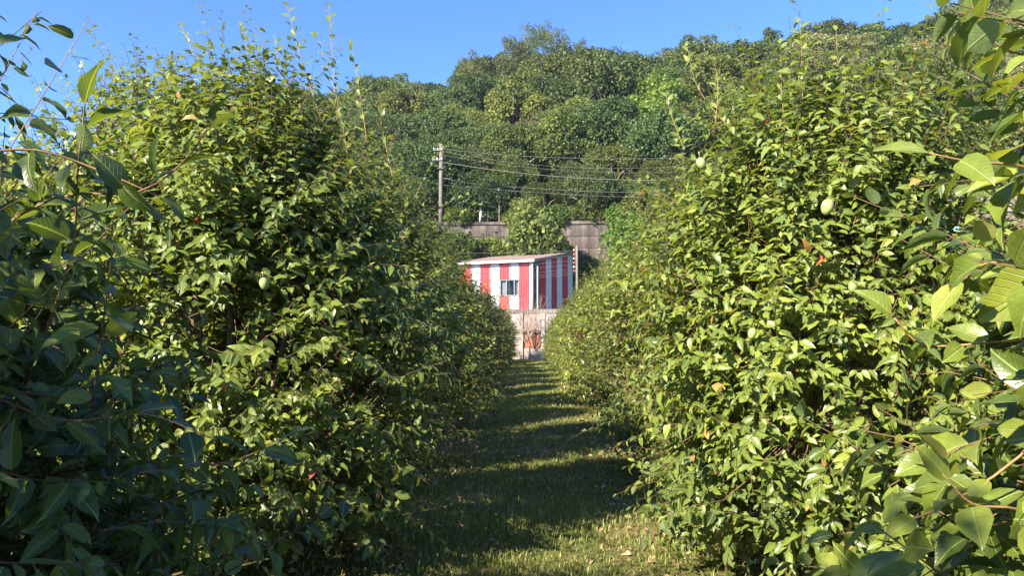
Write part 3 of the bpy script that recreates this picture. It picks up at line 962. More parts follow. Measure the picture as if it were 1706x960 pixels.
near_specs = [
    # place, radius, height, shoots, seed, label, group, sprigs, sprig length, leaf, profile power
    ((-2.14, 5.4, 0), 1.08, 3.3, 2700, 21, 'tall fruit tree with sprigs high in the sky, second in the left row', GROUP_L, 64, (0.4, 1.15), 0.098, 1.7),
    ((RROW - 0.02, 5.3, 0), 1.18, 3.15, 2600, 22, 'large sunlit fruit tree bearing pale green fruits, second in the right row', GROUP_R, 60, (0.3, 0.75), 0.098, 2.3),
    ((LROW, 8.9, 0), 1.14, 3.55, 2200, 23, 'fruit tree in the left row with a dark shaded side, third from the camera', GROUP_L, 40, (0.3, 0.9), 0.094, 2.0),
    ((RROW, 9.1, 0), 1.12, 3.1, 1900, 24, 'yellowish green fruit tree in the right row, third from the camera', GROUP_R, 34, (0.2, 0.5), 0.092, 1.9),
]
SPRIGS = {0: [[(410, 250), (345, 140), (303, 45)], [(535, 200), (498, 85), (478, 8)], [(562, 200), (553, 85), (548, 10)], [(440, 200), (418, 110), (402, 42)],
              [(612, 240), (600, 160), (585, 78)], [(505, 200), (468, 120), (457, 62)], [(655, 300), (640, 230), (628, 165)], [(580, 260), (560, 160), (528, 60)], [(372, 220), (350, 150), (345, 110)]],
          1: [[(1338, 220), (1336, 110), (1333, 30)], [(1310, 230), (1302, 150), (1300, 72)], [(1400, 220), (1397, 130), (1393, 52)], [(1230, 230), (1165, 150), (1145, 78)],
              [(1140, 250), (1118, 190), (1108, 150)], [(1470, 250), (1465, 180), (1460, 140)], [(1190, 220), (1196, 150), (1190, 100)]],
          2: [[(700, 400), (735, 345), (785, 325)], [(690, 330), (720, 270), (742, 245)], [(720, 420), (750, 385), (775, 350)]], 3: []}
NEAR = []
for loc, Rr, H, ns_, seed, label, grp, ntop, tl, lf, pw in near_specs:
    T = gen_tree(seed, Rr, H, ns_, lf, n_top=ntop, top_len=tl, p=pw, spacing=0.036, tint_shift=0.07 if loc[0] > 0 else 0.09)  # leaf tint raised to stand in for sun on these trees
    dep_ = loc[1] + (-0.25 if loc[1] < 7 else 0.1)
    ex, tubes = None, []
    if SPRIGS[seed - 21]:
        ex, tubes = add_custom(T, loc, [(smooth_pix([(a, b, dep_ + 0.15 * k) for k, (a, b) in enumerate(sp)]), 0.066, 0.05, 0.55, -0.45, 0.1) for sp in SPRIGS[seed - 21]])
    NEAR.append(build_unique('fruit_tree', T, loc, label, 'tree', grp, fine=loc[1] < 7, extra=ex, kind='mid' if loc[1] < 7 else 'far'))
    custom_tubes(NEAR[-1], tubes)
add_fruit(NEAR[1], 1168, 272, 4.25, 1.0); add_fruit(NEAR[1], 1378, 345, 3.95, 1.25)
add_fruit(NEAR[1], 1421, 478, 3.95, 0.95); add_fruit(NEAR[1], 1253, 556, 3.9, 0.85)
add_fruit(NEAR[0], 440, 473, 4.15, 1.0)

# ------------------------------------------------------------------ the rest of the orchard: four kinds of tree, copied
VARS = []
for k, (seed, Rr, H, ns_, nt_) in enumerate([(31, 1.14, 3.0, 1650, 26), (32, 1.18, 3.2, 1650, 30), (33, 1.10, 2.9, 1650, 20), (34, 1.18, 3.1, 1650, 24)]):
    T = gen_tree(seed, Rr, H, ns_, 0.094, p=1.7, n_top=nt_, top_len=(0.3, 0.75), spacing=0.036, tint_shift=0.08, lengths=(0.22, 0.5))
    VARS.append(tree_meshes(T, 'v', M['leaf_far'], 'far', False, 1.3))
rgO = np.random.default_rng(7)
ORD = ['fourth', 'fifth', 'sixth', 'seventh', 'eighth', 'ninth', 'tenth', 'eleventh', 'twelfth', 'thirteenth', 'fourteenth']


def orchard_copy(x, y, k, sc, zs, label, group, rz=None):
    o = empty('fruit_tree', (x, y, float(ground_z(np.array(x), np.array(y))) if abs(x) < 12 else 0), rgO.uniform(0, 6.28) if rz is None else rz)
    o.scale = (sc, sc, sc * zs)
    tag(o, label, 'tree', group)
    place_tree(o, VARS[k % 4])
    return o


for side, x0, grp, word in ((-1, LROW, GROUP_L, 'left'), (1, RROW, GROUP_R, 'right')):
    y = 12.7 if side < 0 else 12.9
    for i in range(10):
        last = i == 9
        lab = f'fruit tree in the {word} row, ' + ('last before the wall below the shed' if last else f'{ORD[i]} from the camera')
        orchard_copy(x0 + rgO.uniform(-0.12, 0.12), y + rgO.uniform(-0.2, 0.2), i + (0 if side < 0 else 2), rgO.uniform(0.93, 1.06), rgO.uniform(0.92, 1.05), lab, grp)
        y += 3.7
# second rows to either side and the trees behind the camera whose shade falls into the picture
SECOND = [(-5.35, 9.9, 1.3, 1.2, 'tall fruit tree with upright sprigs in the row beyond the left row, under open sky'),
          (-6.6, 12.8, 1.15, 1.1, 'fruit tree in the second left row, behind the one with upright sprigs'),
          (-5.9, 5.6, 1.1, 1.0, 'fruit tree of the second left row seen between the two nearest left trees'),
          (-6.1, 16.5, 1.1, 1.05, 'farthest tree seen of the second left row'),
          (6.3, 9.0, 1.0, 0.9, 'fruit tree of the second right row seen past the sunlit foreground leaves'),
          (6.3, 12.7, 1.0, 0.9, 'fruit tree of the second right row below the grey terrace walls'),
          (6.3, 16.4, 1.0, 0.9, 'farther fruit tree of the second right row below the hill'),
          (6.3, 5.3, 1.0, 0.85, 'fruit tree of the second right row behind the foreground leaves'),
          (-9.9, 11.0, 1.1, 1.1, 'fruit tree in the third left row, low at the left edge')]
for i, (x, y, sc, zs, lab) in enumerate(SECOND):
    orchard_copy(x, y, i + 1, sc, zs, lab, 'fruit trees in the rows beyond')
BEHIND = [(-2.75, -1.5, 1.15, 1.15), (-5.9, -1.6, 1.2, 1.2), (-5.9, -5.4, 1.2, 1.2)]
for i, (x, y, sc, zs) in enumerate(BEHIND):
    orchard_copy(x, y, i, sc, zs, ['fruit tree behind the viewer in the left row', 'fruit tree beside the viewer in the second left row', 'fruit tree well behind the viewer in the second left row'][i], 'fruit trees outside the view')

# ------------------------------------------------------------------ grass of the lane and litter under the trees
rgG = np.random.default_rng(3)


def blades(n, xy, h, w, tint, name):
    z = ground_z(xy[:, 0], xy[:, 1])
    a = rgG.uniform(0, 2 * PI, n)
    side = np.stack([np.cos(a), np.sin(a), np.zeros(n)], -1)
    lean = np.stack([np.cos(a + 1.5) + rgG.normal(0, 0.4, n), np.sin(a + 1.5) + rgG.normal(0, 0.4, n), np.zeros(n)], -1) * rgG.uniform(0.1, 0.8, n)[:, None]
    b = np.stack([xy[:, 0], xy[:, 1], z - 0.004], -1)
    up = np.array([0, 0, 1.0])
    m1 = b + (up * 0.55 + lean * 0.3) * h[:, None]
    tp = b + (up * 0.9 + lean * 0.9) * h[:, None]
    w2 = (side * w[:, None]) / 2
    V = np.stack([b - w2, b + w2, m1 - w2 * 0.8, m1 + w2 * 0.8, tp], 1).reshape(-1, 3)
    f = np.array([0, 1, 3, 2, 2, 3, 4])
    FI = (f[None] + (np.arange(n) * 5)[:, None]).ravel()
    return np_mesh(name, V, FI, np.tile([4, 3], n), M['grass'], tint=np.repeat(tint, 2), smooth=False)


def lane_points(n, y0, y1, half, power=1.0):
    y = y0 + (y1 - y0) * rgG.uniform(0, 1, n) ** power
    x = rgG.normal(0, half * 0.62, n)
    x = np.where(np.abs(x) > half * 1.6, rgG.uniform(-half, half, n), x)
    return np.stack([x, y], -1)


xy = np.concatenate([lane_points(46000, 3.2, 10, 1.5, 1.3), lane_points(28000, 9, 22, 1.4, 1.2), lane_points(16000, 20, 49, 1.3, 1.1)])
p3 = np.concatenate([xy, np.zeros((len(xy), 1))], 1)
nz = noise3(p3, 17, 3, 2.4)
keep = nz > rgG.uniform(-1.2, 0.15, len(xy))
xy = xy[keep]; nz = nz[keep]
n = len(xy)
dep = xy[:, 1]
h = rgG.gamma(2.6, 0.011, n) * (1 + 0.35 * nz) + 0.012 + 0.0006 * dep
w = 0.0042 + 0.00055 * dep
tint = np.clip(0.45 + 0.25 * nz + rgG.normal(0, 0.18, n), 0, 0.88)
tint = np.where(rgG.uniform(0, 1, n) < 0.14, rgG.uniform(0.9, 1.0, n), tint)
tag(link('grass', blades(n, xy, h, w, tint, 'grass')), 'short green grass with straw coloured blades covering the lane between the rows', 'grass', kind='stuff')

n = 5200
yy = 3.0 + 22 * rgG.uniform(0, 1, n) ** 1.3
xx = np.where(rgG.uniform(0, 1, n) < 0.5, -1, 1) * (0.7 + rgG.gamma(2.5, 0.38, n))
xx = np.where(rgG.uniform(0, 1, n) < 0.13, rgG.uniform(-1, 1, n), xx)
P = np.stack([xx, yy, ground_z(xx, yy) + 0.012 + rgG.uniform(0, 0.015, n)], -1)
A = nrm(np.stack([rgG.normal(size=n), rgG.normal(size=n), rgG.normal(0, 0.2, n)], -1))
nn = rgG.normal(0, 0.35, (n, 3)) + np.array([0, 0, 1.0]); nn = nrm(nn - A * np.sum(nn * A, -1, keepdims=True))
LL = dict(p=P, a=A, n=nn, s=np.cross(A, nn), size=rgG.uniform(0.035, 0.085, n), t=rgG.uniform(0, 1, n), fold=rgG.uniform(0.5, 2.5, n), w=rgG.uniform(0.8, 1.3, n))
tag(link('fallen_leaves', leaves_mesh('fallen_leaves', LL, 'far', M['litter'], False)), 'dry brown fallen leaves scattered on the ground beneath the fruit trees', 'leaves', kind='stuff')

# ------------------------------------------------------------------ forest trees
def crown_mesh(seed, Rr, Hc, z0, n_lobes, per, face, mat, lobe=(0.20, 0.36), airy=0.0, flat=1.0, spiky=0.0, lowest=-0.35):
    """a crown made of many leaf sprays set on lobes"""
    rg = np.random.default_rng(seed)
    d = rg.normal(size=(n_lobes * 4, 3)); d = nrm(d); d = d[d[:, 2] > lowest][:n_lobes]
    k = len(d)
    c = d * rg.uniform(0.58, 0.92, k)[:, None] * np.array([Rr, Rr, Hc])
    c += rg.normal(0, 0.05 * Rr, (k, 3))
    lr = rg.uniform(*lobe, k) * Rr
    # small outlying lobes break the outline
    k2 = int(k * 0.9)
    d2 = nrm(rg.normal(size=(k2 * 3, 3))); d2 = d2[d2[:, 2] > lowest + 0.15][:k2]
    c2 = d2 * rg.uniform(0.8, 1.08, len(d2))[:, None] * np.array([Rr, Rr, Hc])
    c = np.concatenate([c, c2]); lr = np.concatenate([lr, rg.uniform(0.10, 0.2, len(d2)) * Rr])
    cnt = np.maximum((per * (lr / (0.34 * Rr)) ** 2).astype(int), 8)
    li = np.repeat(np.arange(len(c)), cnt)
    n = len(li)
    e = rg.normal(size=(n, 3)); e[:, 2] += 0.35; e = nrm(e)
    rad = rg.uniform(0.72, 1.06, n) * (1 - airy * rg.uniform(0, 0.8, n))
    off = e * (lr[li] * rad)[:, None]; off[:, 2] *= flat
    if spiky: off[:, 2] += spiky * lr[li] * np.abs(rg.normal(0, 0.5, n))
    P = c[li] + off + np.array([0, 0, z0])
    # lobes hide the inner faces of others: drop those
    q = P - np.array([0, 0, z0])
    inner = np.linalg.norm(q / np.array([Rr, Rr, Hc]), axis=1) < 0.42
    P, li, e = P[~inner], li[~inner], e[~inner]; n = len(P)
    A = nrm(rg.normal(size=(n, 3)) + e * 0.6 - np.array([0, 0, 0.3]))
    nn = e * 0.75 + rg.normal(0, 0.5, (n, 3)) + np.array([0, 0, 0.35]); nn = nrm(nn - A * np.sum(nn * A, -1, keepdims=True))
    lt = rg.normal(0, 0.14, len(c))
    t = np.clip(0.45 + lt[li] + rg.normal(0, 0.2, n), 0, 1)
    L = dict(p=P, a=A, n=nn, s=np.cross(A, nn), size=face * rg.uniform(0.6, 1.4, n), t=t, fold=rg.uniform(0.5, 2.0, n), w=rg.uniform(1.3, 2.3, n))
    v = np.array([(0, 0, 0), (0.24, 0.5, 0.06), (0, 1, -0.15), (-0.24, 0.5, 0.06)], float)
    B = np.stack([L['s'], L['a'], L['n']], 1)
    W = np.repeat(v[None], n, 0); W[:, :, 0] *= L['w'][:, None]; W[:, :, 2] *= L['fold'][:, None]
    X = np.einsum('nvi,nij->nvj', W * L['size'][:, None, None], B) + P[:, None]
    f = np.array([0, 1, 2, 3])
    FI = (f[None] + (np.arange(n) * 4)[:, None]).ravel()
    me = np_mesh('crown', X.reshape(-1, 3), FI, np.full(n, 4), mat, tint=t, smooth=False)
    return me, c + np.array([0, 0, z0])


def forest_trunk(seed, z0, centres, r=0.22, n_limb=7):
    rg = np.random.default_rng(seed)
    b = MB()
    top = np.array([rg.normal(0, 0.3), rg.normal(0, 0.3), z0 * 0.85])
    b.tube([(0, 0, -1.0), (0.03, 0.0, z0 * 0.4), tuple(top)], [r * 1.5, r, r * 0.75], 7)
    for i in rg.choice(len(centres), min(n_limb, len(centres)), replace=False):
        c = centres[i]
        mid = (top + c) / 2 + np.array([0, 0, -0.25]) + rg.normal(0, 0.2, 3)
        s = top * rg.uniform(0.7, 1.0)
        b.tube([tuple(s), tuple(mid), tuple(c)], [r * 0.5, r * 0.32, r * 0.12], 5)
    return b.mesh('trunk', M['forest_bark'], True)


FV = {}


def variant(key, seed, mat, z0, **kw):
    cm, cen = crown_mesh(seed, mat=M[mat], z0=z0, **kw)
    FV[key] = (cm, forest_trunk(seed + 500, z0, cen))


variant('dark_a', 101, 'forest_dark', 4.2, Rr=3.6, Hc=2.9, n_lobes=34, per=469, face=0.211)
variant('dark_b', 102, 'forest_dark', 4.6, Rr=3.3, Hc=3.4, n_lobes=30, per=469, face=0.223, flat=0.8)
variant('dark_c', 103, 'forest_dark', 4.0, Rr=4.0, Hc=2.7, n_lobes=44, per=346, face=0.186, flat=0.7)
variant('mid_a', 104, 'forest_mid', 4.0, Rr=3.5, Hc=2.8, n_lobes=36, per=448, face=0.198)
variant('mid_b', 105, 'forest_mid', 4.4, Rr=3.2, Hc=3.3, n_lobes=28, per=530, face=0.223)
variant('mid_c', 106, 'forest_mid', 3.6, Rr=3.9, Hc=2.5, n_lobes=48, per=306, face=0.174, flat=0.65)
variant('lime_a', 107, 'forest_lime', 3.6, Rr=3.3, Hc=2.5, n_lobes=34, per=408, face=0.161, flat=0.6, airy=0.2)
variant('lime_b', 108, 'forest_lime', 3.2, Rr=2.8, Hc=2.8, n_lobes=26, per=448, face=0.186)
variant('olive_a', 109, 'forest_olive', 8.0, Rr=3.4, Hc=6.0, n_lobes=58, per=276, face=0.172, lobe=(0.18, 0.32), airy=0.35, spiky=0.7, lowest=-0.8)
variant('olive_b', 110, 'forest_olive', 6.5, Rr=2.7, Hc=5.0, n_lobes=46, per=252, face=0.172, lobe=(0.18, 0.34), airy=0.3, spiky=0.8, lowest=-0.8)
variant('brown_a', 111, 'forest_brown', 3.8, Rr=3.4, Hc=2.7, n_lobes=40, per=346, face=0.161, airy=0.25, flat=0.7)
variant('airy', 112, 'forest_dark', 5.0, Rr=3.4, Hc=3.0, n_lobes=20, per=306, face=0.186, lobe=(0.16, 0.28), airy=0.2, flat=0.6)


def forest_tree(key, x, y, z, sc, zs, label, group='trees of the hillside forest', name='forest_tree', rz=None, sink=0.9):
    o = empty(name, (x, y, z - sink * sc), rgF.uniform(0, 6.28) if rz is None else rz)
    o.scale = (sc, sc, sc * zs)
    tag(o, label, 'tree', group)
    cm, tm = FV[key]
    link('trunk', tm, o)
    tag(link('crown', cm, o), kind='stuff')
    return o


rgF = np.random.default_rng(42)
DESC = {'dark': 'dark green tree', 'mid': 'mid green tree', 'lime': 'yellowish green tree',
        'olive': 'olive grey tree', 'brown': 'brownish tree', 'airy': 'thin dark tree'}
PENDING = {}


def hill_pos(px, s):
    u = (px - 885) / FPX
    z, d = hill_z(u, s)
    return u * d, d, z


def place_word(px, s):
    lvl = 'on the skyline' if s > 0.88 else 'high on the hill' if s > 0.6 else 'halfway up the hill' if s > 0.28 else 'at the hill foot'
    side = ('behind the left row' if px < 640 else 'left of the tall pole' if px < 735 else 'right of the tall pole' if px < 860 else
            'above the striped shed' if px < 1000 else 'above the right row' if px < 1130 else 'behind the large right tree' if px < 1420 else 'near the right edge')
    return lvl, side


# trees that stand out, placed one by one: key, px, s along the slope, scale, z stretch, label
SPECIAL = [
    ('olive_a', 905, 0.93, 1.35, 1.0, 'tallest olive grey tree on the skyline, with thin upright sprays'),
    ('olive_b', 862, 0.90, 1.35, 1.05, 'olive grey tree leaning against the left side of the tallest skyline tree'),
    ('olive_b', 955, 0.95, 1.3, 0.95, 'olive grey tree touching the right side of the tallest skyline tree'),
    ('olive_b', 785, 0.80, 1.25, 1.0, 'pointed olive green tree on the skyline just right of the dark lobed one'),
    ('airy', 745, 0.86, 1.0, 1.35, 'small dark tree with lobed upright sprays on the skyline left of the olive trees'),
    ('dark_b', 690, 0.88, 1.15, 1.0, 'large blue green domed tree at the left end of the open skyline'),
    ('dark_a', 668, 0.72, 1.2, 1.0, 'large dark tree below the domed one at the left end of the skyline'),
    ('airy', 1045, 0.98, 1.1, 1.1, 'thin dark tree with open crown on the skyline right of the olive trees'),
    ('airy', 1140, 1.0, 1.3, 1.2, 'see through tree with spread crown on the skyline, left of the big domed tree'),
    ('airy', 1190, 1.0, 1.1, 1.2, 'small open crowned tree leaning over the skyline dip'),
    ('dark_a', 1385, 0.98, 1.65, 0.95, 'big dark green domed tree crowning the skyline above the right row'),
    ('dark_b', 1450, 0.97, 1.35, 0.9, 'dark green tree joined to the right side of the big domed skyline tree'),
    ('brown_a', 1440, 0.72, 1.3, 1.0, 'pale brownish flowering tree below the big domed skyline tree'),
    ('brown_a', 1500, 0.55, 1.1, 1.0, 'pale brownish tree on the slope above the round green tree'),
    ('brown_a', 1570, 0.86, 1.2, 0.9, 'brownish tree near the skyline towards the right corner'),
    ('lime_a', 760, 0.52, 1.35, 0.9, 'broad light green feathery tree on the slope above the tall pole'),
    ('lime_a', 820, 0.56, 1.0, 0.9, 'light green feathery tree beside the broad one above the pole'),
    ('lime_b', 1095, 0.30, 1.5, 1.1, 'tall light green leafy tree at the inner edge of the right row'),
    ('dark_a', 1010, 0.36, 1.6, 1.1, 'very dark large tree shading the hollow above the end of the right wall'),
    ('olive_a', 1690, 0.80, 1.0, 0.9, 'tall dull green tree at the top right corner, beyond the foreground leaves'),
    ('mid_a', 1545, 0.30, 1.2, 0.9, 'round glossy green tree low on the right slope, beside the bare pinkish tree'),
]
placed = []
n_tree = 0
for key, px, s, sc, zs, lab in SPECIAL:
    x, y, z = hill_pos(px, s)
    forest_tree(key, x, y, z, sc, zs, lab); placed.append((x, y, 2.6 * sc)); n_tree += 1
cands = []
for _ in range(6000):
    px = rgF.uniform(-150, 1900); s = rgF.uniform(0.015, 1.02) ** 0.95
    if px < 610 and s < 0.72: continue
    if 1150 < px < 1560 and s < 0.26: continue
    if px < -20 or px > 1800: continue
    x, y, z = hill_pos(px, s)
    cands.append((px, s, x, y, z))
for px, s, x, y, z in cands:
    if n_tree >= 292: break
    sc = rgF.uniform(0.8, 1.45) * (0.85 + 0.35 * s)
    if s < 0.05: sc *= 0.72
    r = 2.3 * sc
    snk = 0.9 + 1.0 * max(0, 1 - s / 0.12)
    if any((x - a) ** 2 + (y - b) ** 2 < (r + c * 0.8) ** 2 * 0.60 for a, b, c in placed): continue
    fld = noise3(np.array([[x, y, 0.0]]), 77, 2, 0.09)[0] + rgF.normal(0, 0.38)
    if px > 1400: fld += 0.15
    key = ('dark_a' if fld < -0.55 else 'dark_b' if fld < -0.35 else 'dark_c' if fld < -0.12 else 'mid_a' if fld < 0.1 else 'mid_b' if fld < 0.28 else 'mid_c' if fld < 0.5
           else 'lime_a' if fld < 0.72 else 'lime_b' if fld < 0.95 else 'brown_a')
    if px > 1330 and not key.startswith('dark_a') and rgF.uniform() < 0.42: key = 'brown_a'
    if key == 'lime_b' and rgF.uniform() < 0.5: key = 'mid_b'
    placed.append((x, y, 2.6 * sc))
    lvl, side = place_word(px, s)
    o = forest_tree(key, x, y, z, sc, rgF.uniform(0.85, 1.15), 'x', sink=snk)
    PENDING.setdefault(f'{DESC[key.split("_")[0]]} {lvl}, {side}', []).append((float(to_px(np.array([[x, y, z + 4.0]]))[0][0]), o))
    n_tree += 1
NTH = ['leftmost', 'second from the left', 'third from the left', 'fourth from the left', 'fifth from the left', 'sixth from the left', 'seventh from the left', 'eighth from the left', 'ninth from the left', 'tenth from the left', 'eleventh from the left', 'twelfth from the left', 'thirteenth from the left', 'fourteenth from the left', 'fifteenth from the left', 'sixteenth from the left', 'seventeenth from the left', 'eighteenth from the left']
for text, lst in PENDING.items():
    lst.sort(key=lambda q: q[0])
    for i, (_, o) in enumerate(lst):
        o['label'] = text if len(lst) == 1 else text + ', ' + ('rightmost' if i == len(lst) - 1 else NTH[min(i, 17)])

# low growth between the forest trees
n = 24000
ug_px = rgF.uniform(-100, 1800, n); ug_s = rgF.uniform(0, 1, n) ** 1.1
foot = rgF.uniform(0, 1, n) < 0.32
ug_s = np.where(foot, rgF.uniform(0.0, 0.10, n), ug_s)
uu = (ug_px - 885) / FPX
grid_u = np.linspace(uu.min(), uu.max(), 400)
wdv = np.interp(uu, grid_u, [wall_depth(q) + 0.35 for q in grid_u])
drv, zrv = ridge(uu)
dd = wdv + ug_s * (drv - wdv); zz = W_TOP - 0.3 + (zrv - W_TOP) * ug_s ** 0.92
P = np.stack([uu * dd, dd, zz], -1)
lump = noise3(P, 61, 2, 0.8)
P[:, 2] += rgF.uniform(0, 1, n) * (0.5 + 0.8 * np.clip(lump + 0.4, 0, 1.4)) * np.where(foot, 2.4, 1.0) + 0.1
A = nrm(rgF.normal(size=(n, 3))); nn = rgF.normal(0, 0.6, (n, 3)) + np.array([-0.2, -0.5, 0.7]); nn = nrm(nn - A * np.sum(nn * A, -1, keepdims=True))
LL = dict(p=P, a=A, n=nn, s=np.cross(A, nn), size=rgF.uniform(0.22, 0.5, n), t=np.clip(0.45 + 0.3 * lump + rgF.normal(0, 0.2, n), 0, 1), fold=rgF.uniform(0.5, 2, n), w=rgF.uniform(1.2, 2.2, n))
tag(link('undergrowth', leaves_mesh('undergrowth', LL, 'far', M['forest_dark'], False)), 'dense green undergrowth covering the hill between the forest trees', 'undergrowth', kind='stuff')

# ------------------------------------------------------------------ bare pinkish tree on the right slope
def bare_tree(name, loc, height, seed, label, cat_, n0=9, spread=0.45, r=0.03, depth=3, kids=4):
    rg = np.random.default_rng(seed)
    o = empty(name, loc)
    tag(o, label, cat_)
    b_main, b_tw = MB(), MB()

    def grow(p, d, ln, rad, lv):
        pts = [p]
        for i in range(3):
            d = nrm(d + rg.normal(0, 0.10, 3) + np.array([0, 0, 0.08]))
            pts.append(pts[-1] + d * ln / 3)
        (b_main if lv == 0 else b_tw).tube([tuple(q) for q in pts], [rad, rad * 0.8, rad * 0.65, rad * 0.5], 4, False)
        if lv < depth - 1:
            for k in range(kids):
                q = pts[1 + k % 3] if k % 3 < 3 else pts[-1]
                dn = nrm(d + rg.normal(0, spread, 3))
                grow(q, dn, ln * rg.uniform(0.45, 0.7), rad * 0.5, lv + 1)
    for k in range(n0):
        a = rg.uniform(0, 6.28)
        grow(np.array([0.1 * math.cos(a), 0.1 * math.sin(a), 0.0]), nrm(np.array([math.cos(a) * spread, math.sin(a) * spread, 1.0])), height * rg.uniform(0.5, 0.75), r, 0)
    b_main.build('stem', M['bare_twig'], o, True)
    tag(b_tw.build('twigs', M['bare_twig'], o, True), kind='stuff')
    return o


x, y, z = hill_pos(1640, 0.22)
bare_tree('bare_tree', (x, y - 2.5, z), 5.0, 5, 'leafless pinkish tree on the right slope, beside the round glossy green tree', 'tree', n0=10, spread=0.4, r=0.07, depth=4, kids=4)

# ------------------------------------------------------------------ long grey concrete wall on the terrace edge
wall = empty('retaining_wall', (0, 61.8, 0))
tag(wall, 'long weathered grey concrete retaining wall between the shed and the wooded hill', 'wall')
PANEL_CACHE = {}
inv = Matrix.Translation(-wall.location)
for (xa, ya), (xb, yb) in zip(WALL_PTS[:-1], WALL_PTS[1:]):
    if xb > 80: break
    Lg = math.hypot(xb - xa, yb - ya); npan = max(1, round(Lg / 4.4)); pw = Lg / npan
    ang = math.atan2(yb - ya, xb - xa)
    key = round(pw, 4)
    core = MB(); Mx = Matrix.Translation((xa, ya, 0)) @ Matrix.Rotation(ang, 4, 'Z')
    core.box(0, Lg, 0.06, 0.55, 2.0, W_TOP - 0.02, inv @ Mx)
    core.build('wall_core', M['wall'], wall)
    cap = MB(); cap.box(0.002, Lg - 0.002, -0.10, 0.62, W_TOP - 0.02, W_TOP + 0.22, inv @ Mx)
    cap.build('coping', M['wall'], wall)
    if key not in PANEL_CACHE:
        pb = MB()
        x0, x1, z0, z1, bv = 0.006, pw - 0.006, 0.010, 0.992, 0.012
        vs = [(x0, 0.055, z0), (x1, 0.055, z0), (x1, 0.055, z1), (x0, 0.055, z1), (x0 + bv, 0, z0 + bv), (x1 - bv, 0, z0 + bv), (x1 - bv, 0, z1 - bv), (x0 + bv, 0, z1 - bv)]
        pb.add(vs, [(4, 5, 6, 7), (0, 1, 5, 4), (1, 2, 6, 5), (2, 3, 7, 6), (3, 0, 4, 7)])
        PANEL_CACHE[key] = pb.mesh('concrete_panel', M['wall'])
    for i in range(npan):
        px_, _, _ = to_px(np.array([[xa + (xb - xa) * (i + 0.5) / npan, ya + (yb - ya) * (i + 0.5) / npan, 9]]))
        for k in range(5 if -200 < px_[0] < 1900 else 2):
            q = link('concrete_panel', PANEL_CACHE[key], wall)
            zz_ = W_TOP - 0.05 - (k + 1) * 1.0
            q.matrix_basis = inv @ Mx @ Matrix.Translation((i * pw, rgF.uniform(-0.012, 0.012), zz_))

# terrace walls low on the right
tw = empty('terrace_wall', (0, 0, 0))
tag(tw, 'stepped grey brown terrace wall of stone blocks seen past the foreground leaves on the right', 'wall')
STONES = []
for k in range(6):
    rg = np.random.default_rng(200 + k)
    b = MB(); w_, h_ = rg.uniform(0.65, 1.0), rg.uniform(0.38, 0.46); j = 0.06
    vs = [(j * rg.uniform(), -0.0, j * rg.uniform()), (w_ - j * rg.uniform(), 0, j * rg.uniform()), (w_ - j * rg.uniform(), 0, h_ - j * rg.uniform()), (j * rg.uniform(), 0, h_ - j * rg.uniform())]
    c = [(x * 0.8 + w_ * 0.1, -0.12, z * 0.8 + h_ * 0.1) for x, _, z in vs]
    b.add(vs + c, [(4, 5, 6, 7), (0, 1, 5, 4), (1, 2, 6, 5), (2, 3, 7, 6), (3, 0, 4, 7)])
    STONES.append((w_, b.mesh('stone', M['terrace'])))
rgS = np.random.default_rng(8)
n_st = 0
for (xa, ya, xb, yb, z0, z1) in [(20.0, 39.3, 31.0, 35.0, 5.6, 7.0), (22.5, 41.0, 33.0, 37.0, 8.2, 9.4)]:
    ang = math.atan2(yb - ya, xb - xa); Lg = math.hypot(xb - xa, yb - ya)
    Mx = Matrix.Translation((xa, ya, 0)) @ Matrix.Rotation(ang, 4, 'Z')
    b = MB(); b.box(0, Lg, 0.01, 0.9, 0.0, z1, Mx); b.box(0, Lg, 0.9, 6, 0.0, z1 - 0.05, Mx)
    b.build('wall_core', M['terrace'], tw)
    z = z0
    while z < z1 - 0.1:
        x = 0.0
        while x < Lg - 0.9:
            w_, me_ = STONES[rgS.integers(0, 6)]
            if n_st < 295:
                q = link('stone', me_, tw); n_st += 1
                q.matrix_basis = Mx @ Matrix.Translation((x, 0.008, z))
            x += w_ + 0.02
        z += 0.46
b = MB(); pb = Vector(at(1590, 379, 38.5))
b.add([(-0.5, -0.15, -0.2), (0.45, -0.2, -0.22), (0.5, 0.2, -0.2), (-0.45, 0.25, -0.2), (-0.35, -0.08, 0.12), (0.05, -0.1, 0.22), (0.42, 0.1, 0.02), (-0.3, 0.15, 0.1)],
      [(0, 3, 2, 1), (4, 5, 6, 7), (0, 1, 5, 4), (1, 2, 6, 5), (2, 3, 7, 6), (3, 0, 4, 7)])
q = b.build('tarpaulin', M['blue']); q.location = pb
tag(q, 'small pale blue sheet lying by the terrace wall, glimpsed through leaves', 'sheet')

# ------------------------------------------------------------------ bank between the shed and the wall, with its growth
def bank_z(x, y):
    mid = np.clip((x + 9) / 3, 0, 1) * np.clip((11 - x) / 3, 0, 1)
    t0 = np.clip((y - 51.5) / 9.5, 0, 1); t1 = np.clip((y - 59.3) / 2.0, 0, 1)
    t = t0 * (1 - mid) + t1 * mid
    return 2.9 + 5.0 * t + 0.25 * np.sin(x * 0.8) * t


bx = np.linspace(-45, 34, 60); by = np.linspace(49.9, 62.4, 20)
GX, GY = np.meshgrid(bx, by)
cut = np.interp(GX, [9, 30], [0, 14])
GYs = GY - cut * (GY > 0)
GZ = bank_z(GX, GY); GZ[0, :] = -0.5
V = np.stack([GX.ravel(), GYs.ravel(), GZ.ravel()], -1)
idx = (np.arange(len(by) - 1)[:, None] * len(bx) + np.arange(len(bx) - 1)[None, :]).ravel()
F = np.stack([idx, idx + 1, idx + len(bx) + 1, idx + len(bx)], -1)
tag(link('bank', np_mesh('bank', V, F.ravel(), np.full(len(F), 4), M['hillsoil'], smooth=True)), kind='structure')

